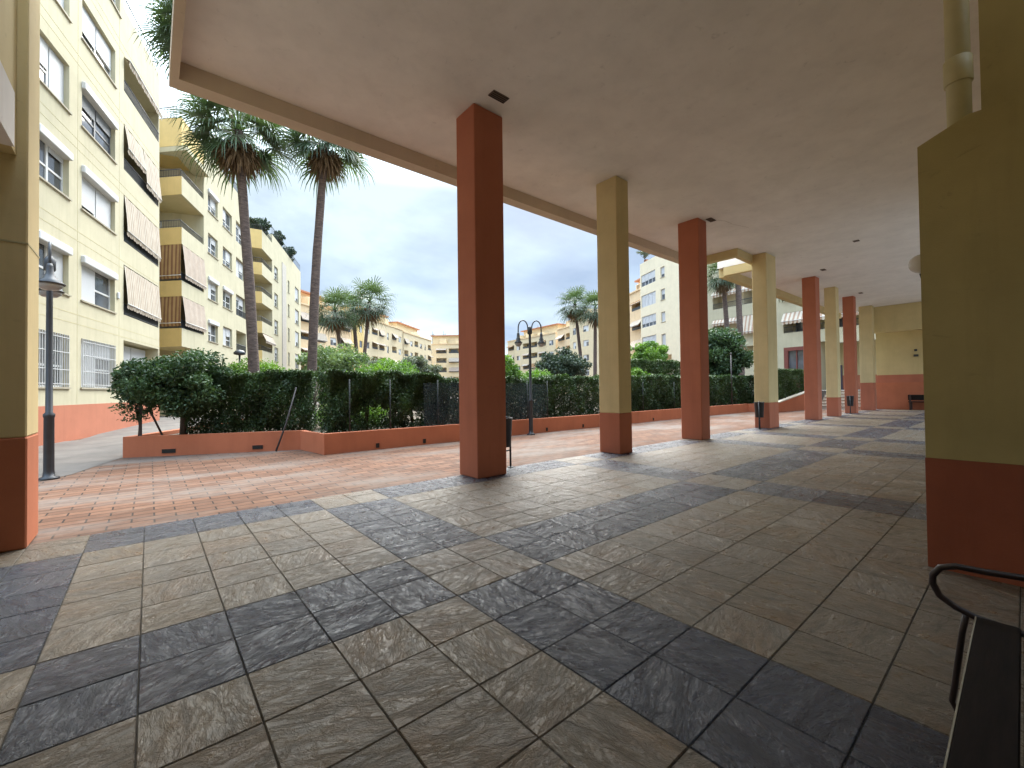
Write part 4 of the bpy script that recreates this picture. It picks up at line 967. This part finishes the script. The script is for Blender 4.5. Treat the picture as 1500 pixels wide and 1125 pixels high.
# ------------------------------------------------------------------ street lamps
def street_lamp(label, loc, rz, h, dish, spread, base_h=1.05):
    t = thing('street_lamp', label, 'street lamp', loc, rz, 'double headed street lamps')
    b = MB(); b.lathe([(.13, 0), (.13, .03), (.075, .05), (.066, .14), (.063, base_h-.04), (.072, base_h-.02), (.072, base_h+.02), (.045, base_h+.05), (.040, h*.7), (.037, h-.42), (.037, h-.3)], 16); b.build('pole', M['black'], t)
    b = MB(); b.lathe([(.06, h-.42), (.075, h-.40), (.075, h-.24), (.05, h-.2), (.03, h-.17)], 14); b.build('finial', M['black'], t)
    for s in (-1, 1):
        b = MB(); pts = []
        for k in range(13):
            a = math.pi*(k/12); pts.append((s*(spread/2+.03-(spread/2-.03)*math.cos(a)), 0, h-.30+.30*math.sin(a)**.8))
        pts = [(s*.03, 0, h-.42)]+pts+[(pts[-1][0], 0, h-.42)]
        b.tube(pts, .019, 8); o = b.build('arm', M['black'], t)
        xx = pts[-1][0]; zc = h-.42
        q = MB(); q.lathe([(.03, .05), (.042, 0), (.05, -.12), (.07, -.15), (dish*.5, -.20), (dish, -.27), (dish*.99, -.285), (dish*.9, -.275)], 22, 0, (xx, 0, zc)); hd = q.build('lamp_head', M['black'], o)
        q = MB(); q.lathe([(dish*.88, -.276), (dish*.8, -.33), (dish*.5, -.375), (.02, -.385)], 22, 0, (xx, 0, zc)); q.build('diffuser', M['diffuser'], o)
    return t
street_lamp('black double headed street lamp beside the left pier, heads one behind the other', (-2.83, 7.91, -.012), math.radians(97.2), 3.86, .185, .36)
street_lamp('black swan neck street lamp with two bells, in front of the netting fence', (7.42, 7.35, -.012), -.45, 3.52, .125, .37)
lp = thing('path_lamp', 'small dome topped garden lamp left of the nearer palm trunk, half behind the hedge', 'street lamp', (2.27, 25.66, .1))
b = MB(); b.tube([(0, 0, 0), (0, 0, 3.4)], .05, 8); b.build('pole', M['black'], lp)
b = MB(); b.lathe([(.05, 3.4), (.28, 3.45), (.30, 3.55), (.2, 3.66), (.02, 3.72)], 14); b.build('lamp_head', M['black'], lp)
tp = thing('garden_pole', 'thin grey pole standing in front of the round topped tree', 'pole', (22.9, 7.9, .3))
b = MB(); b.tube([(0, 0, 0), (0, 0, 2.9)], .035, 8); b.lathe([(.05, 2.9), (.05, 2.96), (.02, 2.99)], 8); b.build('pole', M['stake'], tp)

# ------------------------------------------------------------------ litter bins
def bin_post(label, loc, rz):
    t = thing('litter_bin', label, 'litter bin', loc, rz, 'dark litter bins by the pillars')
    b = MB()
    for s in (-1, 1): b.tube([(s*.17, 0, 0), (s*.17, 0, .86)], .018, 8); b.lathe([(.06, 0), (.06, .01), (.02, .014)], 10, 0, (s*.17, 0, 0))
    b.tube([(-.17, 0, .30), (.17, 0, .30)], .014, 6); b.tube([(-.17, 0, .86), (0, 0, .9), (.17, 0, .86)], .016, 6); b.build('stand', M['black'], t)
    b = MB(); b.lathe([(.115, .38), (.12, .385), (.148, .86), (.155, .865), (.155, .88), (.14, .88), (.125, .5), (.02, .45)], 20); b.build('bucket', M['binm'], t)
    return t
b0 = bin_post('dark litter bin mostly hidden behind the nearest red pillar', (3.16, 3.40, 0), .2)
dup(b0, (13.70, 3.15, 0), 0.3, 'dark litter bin standing left of the broad cream pillar'); dup(b0, (25.15, 3.15, 0), 0.2, 'dark litter bin against the farthest all red pillar')

# ------------------------------------------------------------------ benches
bn = thing('bench', 'dark wooden bench with looped tube armrest at the lower right corner', 'bench', (0, 0, 0))
for k in range(4):
    b = MB(); y1 = -2.305-k*.118; b.bbox(-.75, .905, y1-.112, y1, .415, .452, 0, .005); b.build('seat_slat', M['wood'], bn)
for k in range(3):
    b = MB(); b.bbox(-.75, .905, -2.84-.03*k, -2.80-.03*k, .56+k*.13, .67+k*.13, 0, .005); b.build('back_slat', M['wood'], bn)
for x, q in ((.935, 1), (-.72, 0)):
    b = MB()
    b.tube([(x, -2.86, .80), (x, -2.72, .66), (x, -2.5, .635), (x, -2.33, .622), (x, -2.25, .62), (x, -2.205, .602), (x, -2.182, .565), (x, -2.18, .53), (x, -2.20, .485), (x, -2.245, .455), (x, -2.30, .435), (x, -2.5, .41), (x, -2.80, .40)], .0125, 10)
    b.tube([(x, -2.275, .44), (x, -2.262, .36), (x, -2.235, .12), (x, -2.228, .07), (x, -2.25, .02), (x, -2.285, .0)], .0105, 9)
    b.tube([(x, -2.80, .40), (x, -2.84, .0)], .0125, 9); b.tube([(x, -2.80, .40), (x, -2.86, .62), (x, -2.92, .98)], .0125, 9); b.build('arm_frame', M['tube'], bn)
b = MB(); b.box(-.75, .905, -2.3045, -2.3005, .417, .45); b.build('front_edge', M['sill'], bn)
bf = thing('bench', 'dark wooden bench far off against the salmon end wall', 'bench', (31.1, .9, 0), math.radians(90))
b = MB(); b.bbox(-.85, .85, -.2, .2, .42, .48, 0, .01); b.build('seat', M['wood'], bf)
b = MB(); b.bbox(-.85, .85, .2, .24, .55, .85, 0, .01); b.build('backrest', M['wood'], bf)
for x in (-.8, .72):
    b = MB(); b.box(x, x+.08, -.18, -.1, 0, .42); b.box(x, x+.08, .14, .2, 0, .42); b.box(x, x+.08, .242, .28, 0, .86); b.build('leg', M['tube'], bf)

# ------------------------------------------------------------------ light
SUN_EL, SUN_AZ = math.radians(52), math.radians(48)   # azimuth of the sun measured from +X to +Y
w = bpy.data.worlds.new('World'); S.world = w; w.use_nodes = True; nt = w.node_tree
for n_ in list(nt.nodes): nt.nodes.remove(n_)
out = nt.nodes.new('ShaderNodeOutputWorld'); bg = nt.nodes.new('ShaderNodeBackground')
sky = nt.nodes.new('ShaderNodeTexSky'); sky.sky_type = 'NISHITA'; sky.sun_disc = False
sky.sun_elevation = SUN_EL; sky.sun_rotation = math.pi/2-SUN_AZ
sky.air_density = 1.0; sky.dust_density = 1.5; sky.ozone_density = 1.2
tc = nt.nodes.new('ShaderNodeTexCoord'); sx = nt.nodes.new('ShaderNodeSeparateXYZ'); nt.links.new(tc.outputs['Generated'], sx.inputs[0])
mx = N(nt, 'ShaderNodeMath', operation='MAXIMUM'); mx.inputs[1].default_value = 0.0; nt.links.new(sx.outputs[2], mx.inputs[0])
ad = N(nt, 'ShaderNodeMath', operation='ADD'); ad.inputs[1].default_value = .16; nt.links.new(mx.outputs[0], ad.inputs[0])
dv = nt.nodes.new('ShaderNodeVectorMath'); dv.operation = 'DIVIDE'; cb = nt.nodes.new('ShaderNodeCombineXYZ')
for i in range(3): nt.links.new(ad.outputs[0], cb.inputs[i])
nt.links.new(tc.outputs['Generated'], dv.inputs[0]); nt.links.new(cb.outputs[0], dv.inputs[1])
f1 = noise(nt, dv.outputs[0], 1.15, 8, .58, .35); f2 = noise(nt, dv.outputs[0], .8, 5, .5, .2)
cov = ramp(nt, f1, [(.36, (.35, .35, .35)), (.56, (1, 1, 1))])
ccol = ramp(nt, f2, [(.38, (4.2, 5.5, 7.5)), (.5, (6.2, 7.8, 9.6)), (.60, (8.0, 9.6, 10.6))])
zen = ramp(nt, sx.outputs[2], [(0.0, (.58, .56, .54)), (.10, (.45, .44, .43)), (.22, (.37, .37, .37)), (.42, (.36, .36, .36)), (.62, (1.9, 1.9, 1.9)), (1.0, (3.0, 3.0, 3.0))])
nt.links.new(mixc(nt, 1.0, mixc(nt, cov, sky.outputs[0], ccol), zen, 'MULTIPLY'), bg.inputs[0]); bg.inputs[1].default_value = .07
nt.links.new(bg.outputs[0], out.inputs[0])
sl = bpy.data.lights.new('sun', 'SUN'); sl.energy = 2.0; sl.angle = math.radians(55); sl.color = (1, .95, .86)
so = bpy.data.objects.new('sun', sl); COL.objects.link(so)
sd = Vector((math.cos(SUN_EL)*math.cos(SUN_AZ), math.cos(SUN_EL)*math.sin(SUN_AZ), math.sin(SUN_EL)))
so.rotation_euler = (-sd).to_track_quat('-Z', 'Y').to_euler()
S.view_settings.view_transform = 'Standard'; S.view_settings.look = 'None'; S.view_settings.gamma = 1
S.view_settings.exposure = 2.15
S.cycles.max_bounces = 8; S.cycles.diffuse_bounces = 5; S.cycles.transparent_max_bounces = 12
S.cycles.use_denoising = True
